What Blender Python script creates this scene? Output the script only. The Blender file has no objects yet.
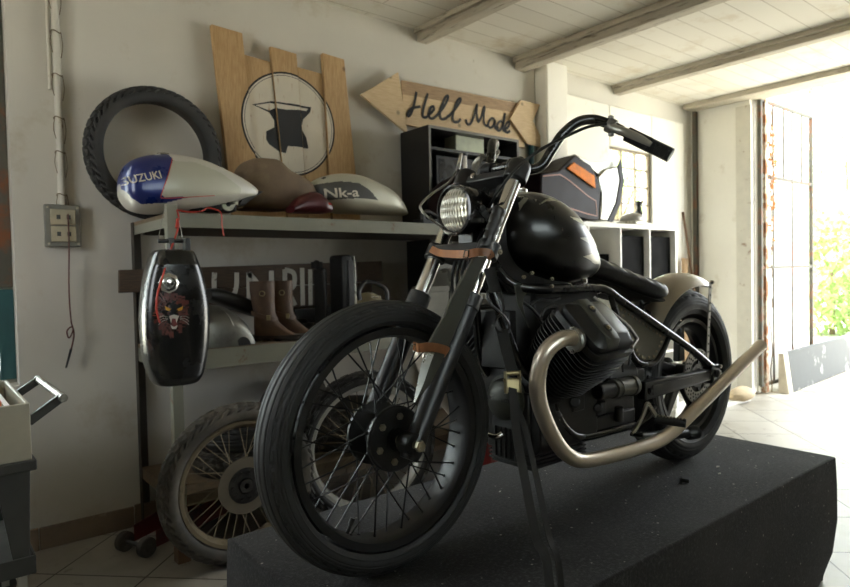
import bpy, bmesh, math, random
import numpy as np
from mathutils import Vector as V, Matrix, noise
from mathutils.bvhtree import BVHTree
random.seed(7)
SC = bpy.context.scene
COL = SC.collection
PI = math.pi
# ---------------------------------------------------------------- camera (28 mm-ish lens, 1.25 m above the floor)
CF, YAW, PITCH, ROLL = 633.23, 0.67892, 0.030526, -0.021414
_f = V((math.sin(YAW)*math.cos(PITCH), math.cos(YAW)*math.cos(PITCH), -math.sin(PITCH)))
_r = V((math.cos(YAW), -math.sin(YAW), 0)); _u = _r.cross(_f)
CR = _r*math.cos(ROLL) + _u*math.sin(ROLL); CU = -_r*math.sin(ROLL) + _u*math.cos(ROLL)
CP = V((0, 0, 1.25))
def _ray(px, py): return CR*((px-425)/CF) - CU*((py-293.5)/CF) + _f
def Y(px, py, y): d = _ray(px, py); return CP + d*(y/d.y)          # survey point on the plane y
def Z(px, py, z): d = _ray(px, py); return CP + d*((z-CP.z)/d.z)
def X(px, py, x): d = _ray(px, py); return CP + d*(x/d.x)
cam = bpy.data.cameras.new('camera'); co = bpy.data.objects.new('camera', cam); COL.objects.link(co)
m = Matrix((CR, CU, -_f)).transposed().to_4x4(); m.translation = CP; co.matrix_world = m
cam.sensor_width = 36; cam.lens = CF/850*36; cam.clip_start = .05; cam.clip_end = 200
cam.dof.use_dof = True; cam.dof.focus_distance = 1.7; cam.dof.aperture_fstop = 4.8
SC.camera = co

# ---------------------------------------------------------------- materials
MATS = {}
def nmat(name):
    m = bpy.data.materials.new(name); m.use_nodes = True; nt = m.node_tree
    b = nt.nodes['Principled BSDF']; MATS[name] = m
    return m, nt, b
def setv(b, k, v):
    if k in b.inputs: b.inputs[k].default_value = v
def lin(c):
    f = lambda u: u/12.92 if u <= .04045 else ((u+.055)/1.055)**2.4
    return (f(c[0]/255), f(c[1]/255), f(c[2]/255), 1)
def mat(name, c, rough=.5, metal=0, var=.15, scale=8, bump=0, bscale=60, c2=None, thr=None, coat=0, stretch=None, emis=None):
    """colour broken up by noise towards c2 (wear, dirt), roughness varied, optional bump"""
    m, nt, b = nmat(name); N = nt.nodes; L = nt.links
    tc = N.new('ShaderNodeTexCoord'); mp = N.new('ShaderNodeMapping')
    L.new(tc.outputs['Object'], mp.inputs[0])
    if stretch: mp.inputs['Scale'].default_value = stretch
    n1 = N.new('ShaderNodeTexNoise'); n1.inputs['Scale'].default_value = scale; n1.inputs['Detail'].default_value = 6; n1.inputs['Roughness'].default_value = .62
    L.new(mp.outputs[0], n1.inputs[0])
    r = N.new('ShaderNodeValToRGB'); L.new(n1.outputs[0], r.inputs[0])
    base = lin(c)
    if c2 is None: lo = tuple(x*(1-var) for x in base[:3])+(1,); hi = tuple(min(1, x*(1+var)) for x in base[:3])+(1,)
    else: lo, hi = base, lin(c2)
    t = thr or (.35, .65)
    r.color_ramp.elements[0].position = t[0]; r.color_ramp.elements[1].position = t[1]
    r.color_ramp.elements[0].color = lo; r.color_ramp.elements[1].color = hi
    L.new(r.outputs[0], b.inputs['Base Color'])
    mr = N.new('ShaderNodeMapRange'); L.new(n1.outputs[0], mr.inputs[0])
    mr.inputs[1].default_value = .3; mr.inputs[2].default_value = .7
    mr.inputs[3].default_value = max(.02, rough-.08); mr.inputs[4].default_value = min(1, rough+.1)
    L.new(mr.outputs[0], b.inputs['Roughness'])
    b.inputs['Metallic'].default_value = metal
    if coat: b.inputs['Coat Weight'].default_value = coat; b.inputs['Coat Roughness'].default_value = .08
    if bump:
        n2 = N.new('ShaderNodeTexNoise'); n2.inputs['Scale'].default_value = bscale; n2.inputs['Detail'].default_value = 5
        L.new(mp.outputs[0], n2.inputs[0]); bp = N.new('ShaderNodeBump'); bp.inputs['Strength'].default_value = bump; bp.inputs['Distance'].default_value = .004
        L.new(n2.outputs[0], bp.inputs['Height']); L.new(bp.outputs[0], b.inputs['Normal'])
    if emis: b.inputs['Emission Color'].default_value = lin(c); b.inputs['Emission Strength'].default_value = emis
    return m
def layered(m, col, scale, lo, hi, detail=8, mapscale=None, dist=0):
    """adds a patchy layer of colour over whatever feeds the base colour"""
    nt = m.node_tree; N = nt.nodes; L = nt.links; b = N['Principled BSDF']
    src = b.inputs['Base Color'].links[0].from_socket
    tc = N.new('ShaderNodeTexCoord'); mp = N.new('ShaderNodeMapping'); L.new(tc.outputs['Object'], mp.inputs[0])
    mp.inputs['Location'].default_value = (random.random()*9,)*3
    if mapscale: mp.inputs['Scale'].default_value = mapscale
    n = N.new('ShaderNodeTexNoise'); n.inputs['Scale'].default_value = scale; n.inputs['Detail'].default_value = detail; n.inputs['Roughness'].default_value = .65
    n.inputs['Distortion'].default_value = dist
    L.new(mp.outputs[0], n.inputs[0]); mr = N.new('ShaderNodeMapRange'); L.new(n.outputs[0], mr.inputs[0])
    mr.inputs[1].default_value = lo; mr.inputs[2].default_value = hi
    mx = N.new('ShaderNodeMix'); mx.data_type = 'RGBA'; L.new(mr.outputs[0], mx.inputs[0]); L.new(src, mx.inputs[6]); mx.inputs[7].default_value = lin(col)
    L.new(mx.outputs[2], b.inputs['Base Color'])
    return m
def wood(name, c, c2, scale=14, stretch=(1, 12, 12), rough=.65, knots=True):
    m = mat(name, c, rough, 0, scale=scale, c2=c2, thr=(.38, .68), stretch=stretch, bump=.35, bscale=30)
    if knots:
        nt = m.node_tree; N = nt.nodes; L = nt.links; b = N['Principled BSDF']; src = b.inputs['Base Color'].links[0].from_socket
        tc = N.new('ShaderNodeTexCoord'); vo = N.new('ShaderNodeTexVoronoi'); vo.inputs['Scale'].default_value = 5.5
        L.new(tc.outputs['Object'], vo.inputs['Vector']); mr = N.new('ShaderNodeMapRange'); L.new(vo.outputs['Distance'], mr.inputs[0])
        mr.inputs[1].default_value = .05; mr.inputs[2].default_value = .11; mr.inputs[3].default_value = .75; mr.inputs[4].default_value = 0
        mx = N.new('ShaderNodeMix'); mx.data_type = 'RGBA'; L.new(mr.outputs[0], mx.inputs[0]); L.new(src, mx.inputs[6]); mx.inputs[7].default_value = lin([x*.55 for x in c])
        L.new(mx.outputs[2], b.inputs['Base Color'])
    return m
M = {}
M['plaster'] = layered(layered(mat('painted plaster', (216, 213, 203), .85, var=.04, scale=1.2, bump=.35, bscale=9), (190, 180, 158), 2.2, .56, .74), (150, 138, 118), 9, .69, .76)
M['plaster_white'] = layered(mat('whitewashed plaster', (243, 241, 232), .85, var=.03, scale=1.5, bump=.3, bscale=9), (208, 200, 184), 4, .6, .75)
M['ceiling'] = None
M['low_bounce'] = mat('low bounce wall', (128, 120, 106), .9, var=.1)  # tone of the unseen walls, chosen to limit bounced fill light
M['teal'] = mat('teal paint', (40, 82, 84), .6)
M['white_paint'] = layered(mat('white paint', (215, 212, 200), .6, var=.06), (140, 110, 80), 12, .62, .72)
M['beam'] = layered(mat('painted beam', (196, 188, 170), .75, var=.08, stretch=(12, 1, 12), bump=.4), (96, 82, 66), 6, .55, .7, mapscale=(8, 1, 8))
M['baseb'] = layered(mat('terracotta skirting', (138, 122, 104), .7, var=.12, scale=5, bump=.2), (186, 170, 146), 7, .58, .7)
M['shelf'] = layered(mat('grey painted steel', (134, 134, 120), .5, var=.08, scale=5), (118, 74, 50), 11, .62, .7)
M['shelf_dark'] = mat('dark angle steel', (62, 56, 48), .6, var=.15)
M['chip'] = mat('stained shelf board', (120, 104, 84), .8, var=.2, scale=20)
M['rust_wood'] = mat('rust brown paint', (104, 78, 56), .7, var=.15)
M['rubber'] = layered(mat('black rubber', (34, 33, 31), .62, var=.18, scale=30, bump=.12, bscale=160), (62, 58, 50), 5, .5, .78)
M['rubber_new'] = mat('bike tyre rubber', (17, 17, 15), .6, var=.15, scale=20, bump=.08, bscale=180)
M['rubber_dusty'] = layered(mat('dusty rubber', (66, 63, 57), .75, var=.15, scale=25, bump=.15), (112, 105, 94), 6, .45, .75)
M['rim_dull'] = layered(mat('dull aluminium rim', (132, 120, 98), .5, .6, var=.12), (88, 68, 48), 9, .5, .7)
M['bare_steel'] = layered(mat('bare grey steel', (112, 111, 104), .4, .6, var=.1), (70, 68, 62), 6, .5, .7)
M['disc_dusty'] = mat('dusty brake disc', (104, 96, 82), .6, .3, var=.12)
M['plate_grey'] = mat('grey painted plate', (122, 122, 112), .5, .1, var=.1)
M['rim_bright'] = mat('bright alloy rim', (196, 196, 190), .35, .35, var=.05)
M['disc_steel'] = mat('brake disc steel', (168, 166, 160), .35, .5, var=.06)
M['housing_grey'] = mat('grey housing', (104, 104, 98), .4, .3, var=.1)
M['alloy'] = mat('cast alloy', (150, 148, 142), .42, .8, var=.12, scale=14, bump=.08)
M['alloy_dark'] = layered(mat('oily cast alloy', (66, 64, 60), .55, .5, var=.2, scale=10, bump=.15), (34, 32, 30), 5, .45, .6)
M['engine_black'] = mat('satin black engine enamel', (18, 18, 17), .45, .15, var=.25, scale=10, bump=.1, bscale=120)
M['frame_black'] = mat('gloss black frame paint', (17, 17, 17), .25, .1, var=.2, coat=.4)
M['satin_black'] = mat('satin black paint', (18, 18, 18), .4, .1, var=.2, coat=.05)
M['matt_black'] = mat('matt black', (16, 16, 15), .7, var=.2)
M['chrome'] = mat('chrome', (205, 203, 198), .12, 1, var=.04)
M['stanchion'] = mat('brushed fork tube', (214, 212, 208), .2, 1, var=.04)
M['exhaust'] = mat('heat tinted steel pipe', (222, 212, 196), .36, .7, scale=2, c2=(200, 184, 162), thr=(.4, .8))
M['tan_fender'] = mat('champagne fender paint', (162, 152, 136), .34, .45, var=.07, scale=4, coat=.3)
M['leather_tan'] = mat('tan leather', (164, 108, 66), .55, var=.15, scale=30, bump=.2, bscale=90)
M['leather_blk'] = mat('black leather', (30, 28, 26), .45, var=.2, scale=20, bump=.25, bscale=110)
M['leather_brown'] = layered(mat('brown boot leather', (82, 60, 43), .62, var=.2, scale=16, bump=.25, bscale=70), (118, 92, 66), 9, .52, .72)
M['sole'] = mat('dark boot sole', (44, 38, 32), .8)
M['olive'] = mat('olive grey coating', (66, 67, 58), .5, .2, var=.12)
M['steel_edge'] = mat('ground steel', (190, 190, 184), .25, 1, var=.05)
M['webbing'] = mat('black webbing', (36, 36, 35), .8, var=.2, scale=4, bump=.5, bscale=400)
M['brass'] = mat('dull brass zinc', (150, 138, 104), .42, .85, var=.12)
M['bolt'] = mat('zinc bolt', (160, 152, 132), .4, .8, var=.1)
M['lens'] = None
M['orange_glass'] = mat('amber lens', (232, 128, 14), .5, var=.3, scale=8); M['orange_glass'].node_tree.nodes['Principled BSDF'].inputs['Specular IOR Level'].default_value = .2
M['void'] = mat('black lining', (9, 9, 9), .8); M['void'].node_tree.nodes['Principled BSDF'].inputs['Specular IOR Level'].default_value = .1
M['maroon'] = mat('dark maroon paint', (26, 16, 16), .4, 0, var=.1); M['maroon'].node_tree.nodes['Principled BSDF'].inputs['Specular IOR Level'].default_value = .12
M['gold'] = mat('copper pinstripe', (104, 62, 38), .35, .3)
M['red'] = layered(mat('red enamel', (104, 26, 22), .5, var=.15), (44, 22, 19), 8, .5, .7)
M['darkred'] = mat('dark red gloss', (66, 16, 20), .35)
M['silver_paint'] = mat('silver paint', (170, 168, 156), .3, .55, var=.05, scale=4, coat=.4)
M['white_tank'] = mat('white tank paint', (206, 204, 194), .35, var=.02, coat=.15)
M['silver_tank'] = mat('pearl silver tank paint', (190, 190, 174), .4, .2, var=.03, scale=5, coat=.1)
M['blue'] = mat('deep blue tank paint', (20, 38, 104), .3, .1, var=.04, coat=.3)
M['letter'] = mat('cream lettering', (214, 208, 190), .5, var=.05)
M['letter_white'] = layered(mat('brushed white lettering', (222, 218, 206), .8, var=.05), (150, 136, 118), 20, .6, .66)
M['ink'] = mat('black sign paint', (36, 36, 36), .75, var=.2)
M['brown_tank'] = layered(mat('primer brown', (118, 100, 80), .75, var=.1, scale=12, bump=.15), (142, 126, 98), 5, .55, .75)
M['grey_tank'] = mat('mid grey paint', (66, 66, 62), .55)
M['pine'] = wood('knotty pine', (184, 148, 100), (206, 174, 128), stretch=(12, 12, 1))
M['pine_x'] = wood('pale pine', (208, 180, 138), (226, 202, 162), stretch=(1, 12, 12))
M['old_wood'] = wood('dark weathered plank', (68, 54, 42), (98, 80, 62), stretch=(1, 12, 12))
M['stain_wood'] = wood('weathered plank', (150, 122, 92), (184, 156, 120), stretch=(1, 14, 14))
M['disc_white'] = layered(mat('white painted roundel', (222, 214, 196), .75, var=.04), (176, 142, 104), 10, .6, .7, mapscale=(6, 6, 1))
M['black_lam'] = mat('black laminate', (28, 27, 26), .4, var=.1)
M['black_edge'] = mat('grey laminate edge', (110, 108, 102), .5)
M['white_lam'] = mat('white laminate', (232, 230, 222), .45, var=.03)
M['dark_plastic'] = mat('black plastic', (22, 22, 22), .45, var=.15)
M['cream_plastic'] = mat('cream plastic', (206, 196, 164), .4)
M['grey_plastic'] = mat('grey plastic', (120, 118, 108), .5)
M['socket'] = mat('socket cream', (176, 166, 140), .45)
M['cable_red'] = mat('red cable', (176, 54, 38), .5)
M['cable_brown'] = mat('brown cable', (92, 48, 38), .6)
M['cart'] = layered(mat('cart enamel', (176, 172, 154), .5, var=.06), (110, 96, 76), 10, .6, .72)
M['cart_dark'] = mat('cart grey steel', (58, 58, 54), .5, .3)
M['cart_orange'] = mat('orange tray', (214, 118, 66), .6)
M['tube_grey'] = mat('tube steel', (150, 148, 138), .35, .7)
M['gate_iron'] = layered(mat('gate iron grey', (84, 82, 72), .7, var=.15), (120, 74, 44), 8, .5, .65)
M['rust'] = layered(mat('rusty paint', (150, 104, 72), .85, var=.25, scale=20, bump=.5), (214, 204, 184), 7, .48, .56)
M['concrete'] = layered(mat('grey concrete', (84, 85, 84), .85, var=.1, scale=8, bump=.3), (200, 198, 192), 3.5, .58, .66)
M['concrete_face'] = mat('pale concrete', (206, 198, 180), .85, var=.1, scale=8, bump=.3)
M['gravel'] = layered(mat('pale gravel', (190, 186, 174), .95, var=.15, scale=14, bump=.6, bscale=40), (150, 132, 104), 3, .5, .7)
M['bark'] = mat('bark', (110, 96, 76), .9, bump=.6)
M['foam'] = mat('beige sack', (190, 172, 142), .9, bump=.4)
M['glove'] = mat('grey cloth', (120, 118, 112), .9)

def special():
    # ceiling boards running along x
    m, nt, b = nmat('ceiling boards'); N = nt.nodes; L = nt.links
    tc = N.new('ShaderNodeTexCoord'); br = N.new('ShaderNodeTexBrick'); L.new(tc.outputs['Object'], br.inputs[0])
    br.inputs['Scale'].default_value = 1; br.inputs['Brick Width'].default_value = 9; br.inputs['Row Height'].default_value = .16
    br.inputs['Mortar Size'].default_value = .0035; br.inputs['Mortar Smooth'].default_value = .3
    br.inputs['Color1'].default_value = lin((232, 228, 216)); br.inputs['Color2'].default_value = lin((224, 219, 206)); br.inputs['Mortar'].default_value = lin((186, 178, 162))
    L.new(br.outputs[0], b.inputs['Base Color']); b.inputs['Roughness'].default_value = .8
    M['ceiling'] = layered(layered(m, (206, 194, 170), 1.6, .54, .76, mapscale=(2, 2, 1)), (140, 126, 106), 8, .68, .84, mapscale=(1, 6, 6))
    # floor tiles at 45 degrees
    m, nt, b = nmat('floor tiles'); N = nt.nodes; L = nt.links
    tc = N.new('ShaderNodeTexCoord'); mp = N.new('ShaderNodeMapping'); L.new(tc.outputs['Object'], mp.inputs[0]); mp.inputs['Rotation'].default_value = (0, 0, math.radians(45))
    mp.inputs['Location'].default_value = (.18, .03, 0)
    br = N.new('ShaderNodeTexBrick'); L.new(mp.outputs[0], br.inputs[0]); br.offset = 0
    br.inputs['Scale'].default_value = 1; br.inputs['Brick Width'].default_value = .41; br.inputs['Row Height'].default_value = .41
    br.inputs['Mortar Size'].default_value = .004; br.inputs['Mortar Smooth'].default_value = .1
    br.inputs['Color1'].default_value = lin((176, 172, 162)); br.inputs['Color2'].default_value = lin((164, 160, 150)); br.inputs['Mortar'].default_value = lin((64, 58, 50))
    L.new(br.outputs[0], b.inputs['Base Color']); b.inputs['Roughness'].default_value = .38
    bp = N.new('ShaderNodeBump'); bp.inputs['Strength'].default_value = .4; bp.inputs['Distance'].default_value = .003; bp.invert = True
    L.new(br.outputs['Fac'], bp.inputs['Height']); L.new(bp.outputs[0], b.inputs['Normal'])
    M['floor'] = layered(layered(m, (128, 118, 102), 1.3, .5, .75), (104, 92, 78), 13, .6, .74)
    # black felt with lint and dust
    m = mat('black felt', (42, 43, 44), .95, var=.22, scale=3, bump=.6, bscale=260)
    m = layered(m, (64, 64, 64), 4, .48, .8); m = layered(m, (80, 81, 82), 90, .5, .72)
    nt = m.node_tree; N = nt.nodes; L = nt.links; b = N['Principled BSDF']; src = b.inputs['Base Color'].links[0].from_socket
    tc = N.new('ShaderNodeTexCoord'); vo = N.new('ShaderNodeTexVoronoi'); vo.inputs['Scale'].default_value = 42
    L.new(tc.outputs['Object'], vo.inputs['Vector']); sx = N.new('ShaderNodeSeparateColor'); L.new(vo.outputs['Color'], sx.inputs[0])
    lt = N.new('ShaderNodeMath'); lt.operation = 'MULTIPLY'; pw = N.new('ShaderNodeMath'); pw.operation = 'POWER'; L.new(sx.outputs[0], pw.inputs[0]); pw.inputs[1].default_value = 2.5; L.new(pw.outputs[0], lt.inputs[0]); lt.inputs[1].default_value = .16   # each cell its own speck size
    cm = N.new('ShaderNodeMath'); cm.operation = 'LESS_THAN'; L.new(vo.outputs['Distance'], cm.inputs[0]); L.new(lt.outputs[0], cm.inputs[1])
    mu = N.new('ShaderNodeMath'); mu.operation = 'MULTIPLY'; L.new(cm.outputs[0], mu.inputs[0]); mu.inputs[1].default_value = .6
    mx = N.new('ShaderNodeMix'); mx.data_type = 'RGBA'; L.new(mu.outputs[0], mx.inputs[0]); L.new(src, mx.inputs[6]); mx.inputs[7].default_value = lin((190, 186, 176))
    L.new(mx.outputs[2], b.inputs['Base Color']); b.inputs['Sheen Weight'].default_value = .1; b.inputs['Specular IOR Level'].default_value = .15
    M['felt'] = m
    # headlamp lens: ribbed glass over a bright reflector
    m, nt, b = nmat('ribbed lamp glass'); N = nt.nodes; L = nt.links
    tc = N.new('ShaderNodeTexCoord'); wv = N.new('ShaderNodeTexWave'); wv.bands_direction = 'Y'; wv.inputs['Scale'].default_value = 32; L.new(tc.outputs['Object'], wv.inputs[0])
    wz = N.new('ShaderNodeTexWave'); wz.bands_direction = 'Z'; wz.inputs['Scale'].default_value = 12; L.new(tc.outputs['Object'], wz.inputs[0])
    ad = N.new('ShaderNodeMath'); ad.operation = 'ADD'; L.new(wv.outputs['Fac'], ad.inputs[0]); L.new(wz.outputs['Fac'], ad.inputs[1])
    r = N.new('ShaderNodeValToRGB'); L.new(ad.outputs[0], r.inputs[0]); r.color_ramp.elements[0].color = lin((164, 160, 140)); r.color_ramp.elements[1].color = lin((244, 240, 224)); r.color_ramp.elements[1].position = .9
    L.new(r.outputs[0], b.inputs['Base Color']); b.inputs['Metallic'].default_value = .45; b.inputs['Roughness'].default_value = .22
    bp = N.new('ShaderNodeBump'); bp.inputs['Strength'].default_value = .9; bp.inputs['Distance'].default_value = .003; L.new(ad.outputs[0], bp.inputs['Height']); L.new(bp.outputs[0], b.inputs['Normal'])
    M['lens'] = m
    # window glass
    m, nt, b = nmat('window glass'); b.inputs['Base Color'].default_value = (.9, .95, .92, 1); b.inputs['Transmission Weight'].default_value = 1; b.inputs['Roughness'].default_value = .02; b.inputs['IOR'].default_value = 1.02; b.inputs['Specular IOR Level'].default_value = .1
    M['glass'] = m
    # leaves
    for k, c in (('leaf', (146, 168, 108)), ('leaf_dark', (120, 146, 86)), ('leaf_rust', (164, 112, 66))):
        m = mat(k, c, .6, var=.3, scale=3); b = m.node_tree.nodes['Principled BSDF']; b.inputs['Transmission Weight'].default_value = 0
        nt = m.node_tree; N = nt.nodes; L = nt.links; tr = N.new('ShaderNodeBsdfTranslucent'); tr.inputs[0].default_value = lin([min(255, x*1.15) for x in c])
        mx = N.new('ShaderNodeMixShader'); mx.inputs[0].default_value = .45; L.new(b.outputs[0], mx.inputs[1]); L.new(tr.outputs[0], mx.inputs[2]); L.new(mx.outputs[0], N['Material Output'].inputs[0])
        M[k] = m
special()

# ---------------------------------------------------------------- mesh builder
def frame(d, up=V((0, 0, 1))):
    w = V(d).normalized(); up = V(up)
    if abs(w.dot(up)) > .98: up = V((1, 0, 0)) if abs(w.x) < .9 else V((0, 1, 0))
    u = up.cross(w).normalized(); v = w.cross(u)
    return u, v, w
def spline(pts, k=6, closed=False):
    """Catmull-Rom through points; points may be tuples with radius as 4th value"""
    P = [tuple(p) for p in pts]; n = len(P); out = []
    rng = range(n if closed else n-1)
    for i in rng:
        if closed: a, b, c, d = P[i-1], P[i], P[(i+1) % n], P[(i+2) % n]
        else: a, b, c, d = P[max(i-1, 0)], P[i], P[i+1], P[min(i+2, n-1)]
        for j in range(k):
            t = j/k
            out.append(tuple(.5*((2*b[q])+(-a[q]+c[q])*t+(2*a[q]-5*b[q]+4*c[q]-d[q])*t*t+(-a[q]+3*b[q]-3*c[q]+d[q])*t**3) for q in range(len(b))))
    if not closed: out.append(P[-1])
    return out
class MB:
    def __init__(s): s.v = []; s.f = []; s.mi = []; s.T = None; s.m = 0
    def add(s, vs, fs):
        o = len(s.v)
        for p in vs:
            p = V(p[:3])
            s.v.append(s.T @ p if s.T else p)
        for f in fs: s.f.append([i+o for i in f]); s.mi.append(s.m)
        return s
    def box(s, c, size, rot=None):
        c = V(c); hx, hy, hz = size[0]/2, size[1]/2, size[2]/2
        R = rot if isinstance(rot, Matrix) else (Matrix.Rotation(rot, 3, 'Z') if rot else Matrix.Identity(3))
        vs = [c+R @ V((x*hx, y*hy, z*hz)) for x in (-1, 1) for y in (-1, 1) for z in (-1, 1)]
        return s.add(vs, [(0, 1, 3, 2), (4, 6, 7, 5), (0, 4, 5, 1), (2, 3, 7, 6), (0, 2, 6, 4), (1, 5, 7, 3)])
    def bx(s, x0, x1, y0, y1, z0, z1): return s.box(((x0+x1)/2, (y0+y1)/2, (z0+z1)/2), (abs(x1-x0), abs(y1-y0), abs(z1-z0)))
    def bar(s, a, b, w, h, up=V((0, 0, 1)), w2=None, h2=None):
        a, b = V(a), V(b); u, v, d = frame(b-a, up); w2 = w2 or w; h2 = h2 or h
        vs = [p+u*(x*ww/2)+v*(y*hh/2) for p, ww, hh in ((a, w, h), (b, w2, h2)) for x, y in ((-1, -1), (1, -1), (1, 1), (-1, 1))]
        return s.add(vs, [(0, 3, 2, 1), (4, 5, 6, 7), (0, 1, 5, 4), (1, 2, 6, 5), (2, 3, 7, 6), (3, 0, 4, 7)])
    def cyl(s, a, b, r, r2=None, n=20, caps=True):
        a, b = V(a), V(b); r2 = r if r2 is None else r2; u, v, d = frame(b-a); vs = []
        for p, rr in ((a, r), (b, r2)):
            for i in range(n): t = 2*PI*i/n; vs.append(p+u*(math.cos(t)*rr)+v*(math.sin(t)*rr))
        fs = [(i, (i+1) % n, n+(i+1) % n, n+i) for i in range(n)]
        if caps: fs += [tuple(range(n-1, -1, -1)), tuple(range(n, 2*n))]
        return s.add(vs, fs)
    def tube(s, pts, r, n=10, sm=6, closed=False, sec=None, up=None, caps=True):
        P = spline(pts, sm, closed) if sm > 1 else [tuple(p) for p in pts]
        Q = [V(p[:3]) for p in P]; N = len(Q); vs = []
        rad = [p[3] if len(p) > 3 else r for p in P]
        nrm = None
        for i in range(N):
            if closed: t = Q[(i+1) % N]-Q[i-1]
            else: t = Q[min(i+1, N-1)]-Q[max(i-1, 0)]
            t.normalize()
            if up is not None: u, v, _ = frame(t, up)
            else:
                if nrm is None: nrm = frame(t)[0]
                nrm = (nrm-t*nrm.dot(t)).normalized(); u = nrm; v = t.cross(u)
            if sec: ring = [u*(x*rad[i])+v*(y*rad[i]) for x, y in sec]
            else: ring = [u*(math.cos(2*PI*k/n)*rad[i])+v*(math.sin(2*PI*k/n)*rad[i]) for k in range(n)]
            vs += [Q[i]+q for q in ring]
        n = len(sec) if sec else n; fs = []
        for i in range(N if closed else N-1):
            j = (i+1) % N
            fs += [(i*n+k, i*n+(k+1) % n, j*n+(k+1) % n, j*n+k) for k in range(n)]
        if caps and not closed: fs += [tuple(range(n-1, -1, -1)), tuple((N-1)*n+k for k in range(n))]
        return s.add(vs, fs)
    def strap(s, pts, w, t, up, sm=6, closed=False):
        return s.tube(pts, 1, sm=sm, closed=closed, up=up, sec=[(-w/2, -t/2), (w/2, -t/2), (w/2, t/2), (-w/2, t/2)])
    def lathe(s, prof, o, d, n=32, up=V((0, 0, 1)), closed=False):
        """prof: (radius, along)"""
        o = V(o); u, v, w = frame(d, up); vs = []; k = len(prof)
        for i in range(n):
            t = 2*PI*i/n; e = u*math.cos(t)+v*math.sin(t)
            vs += [o+e*r+w*h for r, h in prof]
        fs = []
        for i in range(n):
            j = (i+1) % n
            for q in range(k if closed else k-1):
                q2 = (q+1) % k; fs.append((i*k+q, j*k+q, j*k+q2, i*k+q2))
        if not closed:
            if prof[0][0] > 1e-6: fs.append(tuple(i*k for i in range(n-1, -1, -1)))
            if prof[-1][0] > 1e-6: fs.append(tuple(i*k+k-1 for i in range(n)))
        return s.add(vs, fs)
    def prism(s, poly, o, u, v, depth, rev=False):
        """poly in (u,v) from o, thickness along u x v"""
        o, u, v = V(o), V(u).normalized(), V(v).normalized(); w = u.cross(v)*depth; n = len(poly)
        vs = [o+u*a+v*b for a, b in poly]+[o+u*a+v*b+w for a, b in poly]
        return s.add(vs, [tuple(range(n-1, -1, -1)), tuple(range(n, 2*n))]+[(i, (i+1) % n, n+(i+1) % n, n+i) for i in range(n)])
    def ppoly(s, pts, w):
        """closed polygon of world points, extruded by vector w"""
        n = len(pts); pts = [V(p) for p in pts]; w = V(w)
        return s.add(pts+[p+w for p in pts], [tuple(range(n-1, -1, -1)), tuple(range(n, 2*n))]+[(i, (i+1) % n, n+(i+1) % n, n+i) for i in range(n)])
    def loft(s, rings, caps=True, closed=True):
        n = len(rings[0]); vs = [p for r in rings for p in r]; fs = []
        for i in range(len(rings)-1):
            for k in range(n if closed else n-1): fs.append((i*n+k, i*n+(k+1) % n, (i+1)*n+(k+1) % n, (i+1)*n+k))
        if caps: fs += [tuple(range(n-1, -1, -1)), tuple((len(rings)-1)*n+k for k in range(n))]
        return s.add(vs, fs)
    def ball(s, c, r, n=16, R=None):
        c = V(c); r = (r, r, r) if not hasattr(r, '__len__') else r; R = R or Matrix.Identity(3); k = n//2; rings = []
        for j in range(1, k):
            a = PI*j/k
            rings.append([c+R @ V((math.sin(a)*math.cos(2*PI*i/n)*r[0], math.sin(a)*math.sin(2*PI*i/n)*r[1], -math.cos(a)*r[2])) for i in range(n)])
        o = len(s.v); s.loft(rings, caps=False)
        b = len(s.v); s.add([c+R @ V((0, 0, -r[2])), c+R @ V((0, 0, r[2]))], [])
        for i in range(n):
            s.f.append([b, o+(i+1) % n, o+i]); s.mi.append(s.m)
            q = o+(k-2)*n; s.f.append([b+1, q+i, q+(i+1) % n]); s.mi.append(s.m)
        return s
    def hexbolt(s, c, d, r=.008, h=.007): u, v, w = frame(d); c = V(c); return s.cyl(c, c+w*h, r, n=6).cyl(c+w*h, c+w*(h+.003), r*.55, n=10)
    def bvh(s): return BVHTree.FromPolygons([tuple(p) for p in s.v], s.f)
ORG = {}
def obj(name, mb, mt, parent=None, label=None, bevel=0, kind=None, angle=40, sub=0, flat=False, seg=2):
    me = bpy.data.meshes.new(name); off = ORG.get(parent.name, V((0, 0, 0))) if parent else V((0, 0, 0))
    if parent is None:
        xs = [p.x for p in mb.v]; ys = [p.y for p in mb.v]; zs = [p.z for p in mb.v]
        off = V(((min(xs)+max(xs))/2, (min(ys)+max(ys))/2, min(zs)))
    me.from_pydata([tuple(p-off) for p in mb.v], [], mb.f)
    for q in (mt if isinstance(mt, (list, tuple)) else [mt]): me.materials.append(M[q] if isinstance(q, str) else q)
    me.polygons.foreach_set('material_index', mb.mi)
    bm = bmesh.new(); bm.from_mesh(me); bmesh.ops.recalc_face_normals(bm, faces=bm.faces); bm.to_mesh(me); bm.free()
    if not flat: me.shade_smooth(); me.set_sharp_from_angle(angle=math.radians(angle))
    me.update()
    o = bpy.data.objects.new(name, me); COL.objects.link(o)
    if parent: o.parent = parent; ORG[o.name] = off
    else: o.location = off; ORG[o.name] = off
    if bevel:
        b = o.modifiers.new('bevel', 'BEVEL'); b.width = bevel; b.segments = seg; b.limit_method = 'ANGLE'; b.angle_limit = math.radians(42); b.harden_normals = False
    if sub: q = o.modifiers.new('sub', 'SUBSURF'); q.levels = sub; q.render_levels = sub
    if label: o['label'] = label
    if kind: o['kind'] = kind
    return o
def thing(name, loc, label, cat, group=None):
    o = bpy.data.objects.new(name, None); COL.objects.link(o); o.location = loc; ORG[o.name] = V(loc); o.empty_display_size = .05
    return tag(o, label, cat, group)
def tag(o, label, cat, group=None):
    o['label'] = label; o['category'] = cat
    if group: o['group'] = group
    return o
def struct(name, mb, mt, **k): return obj(name, mb, mt, kind='structure', **k)
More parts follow.
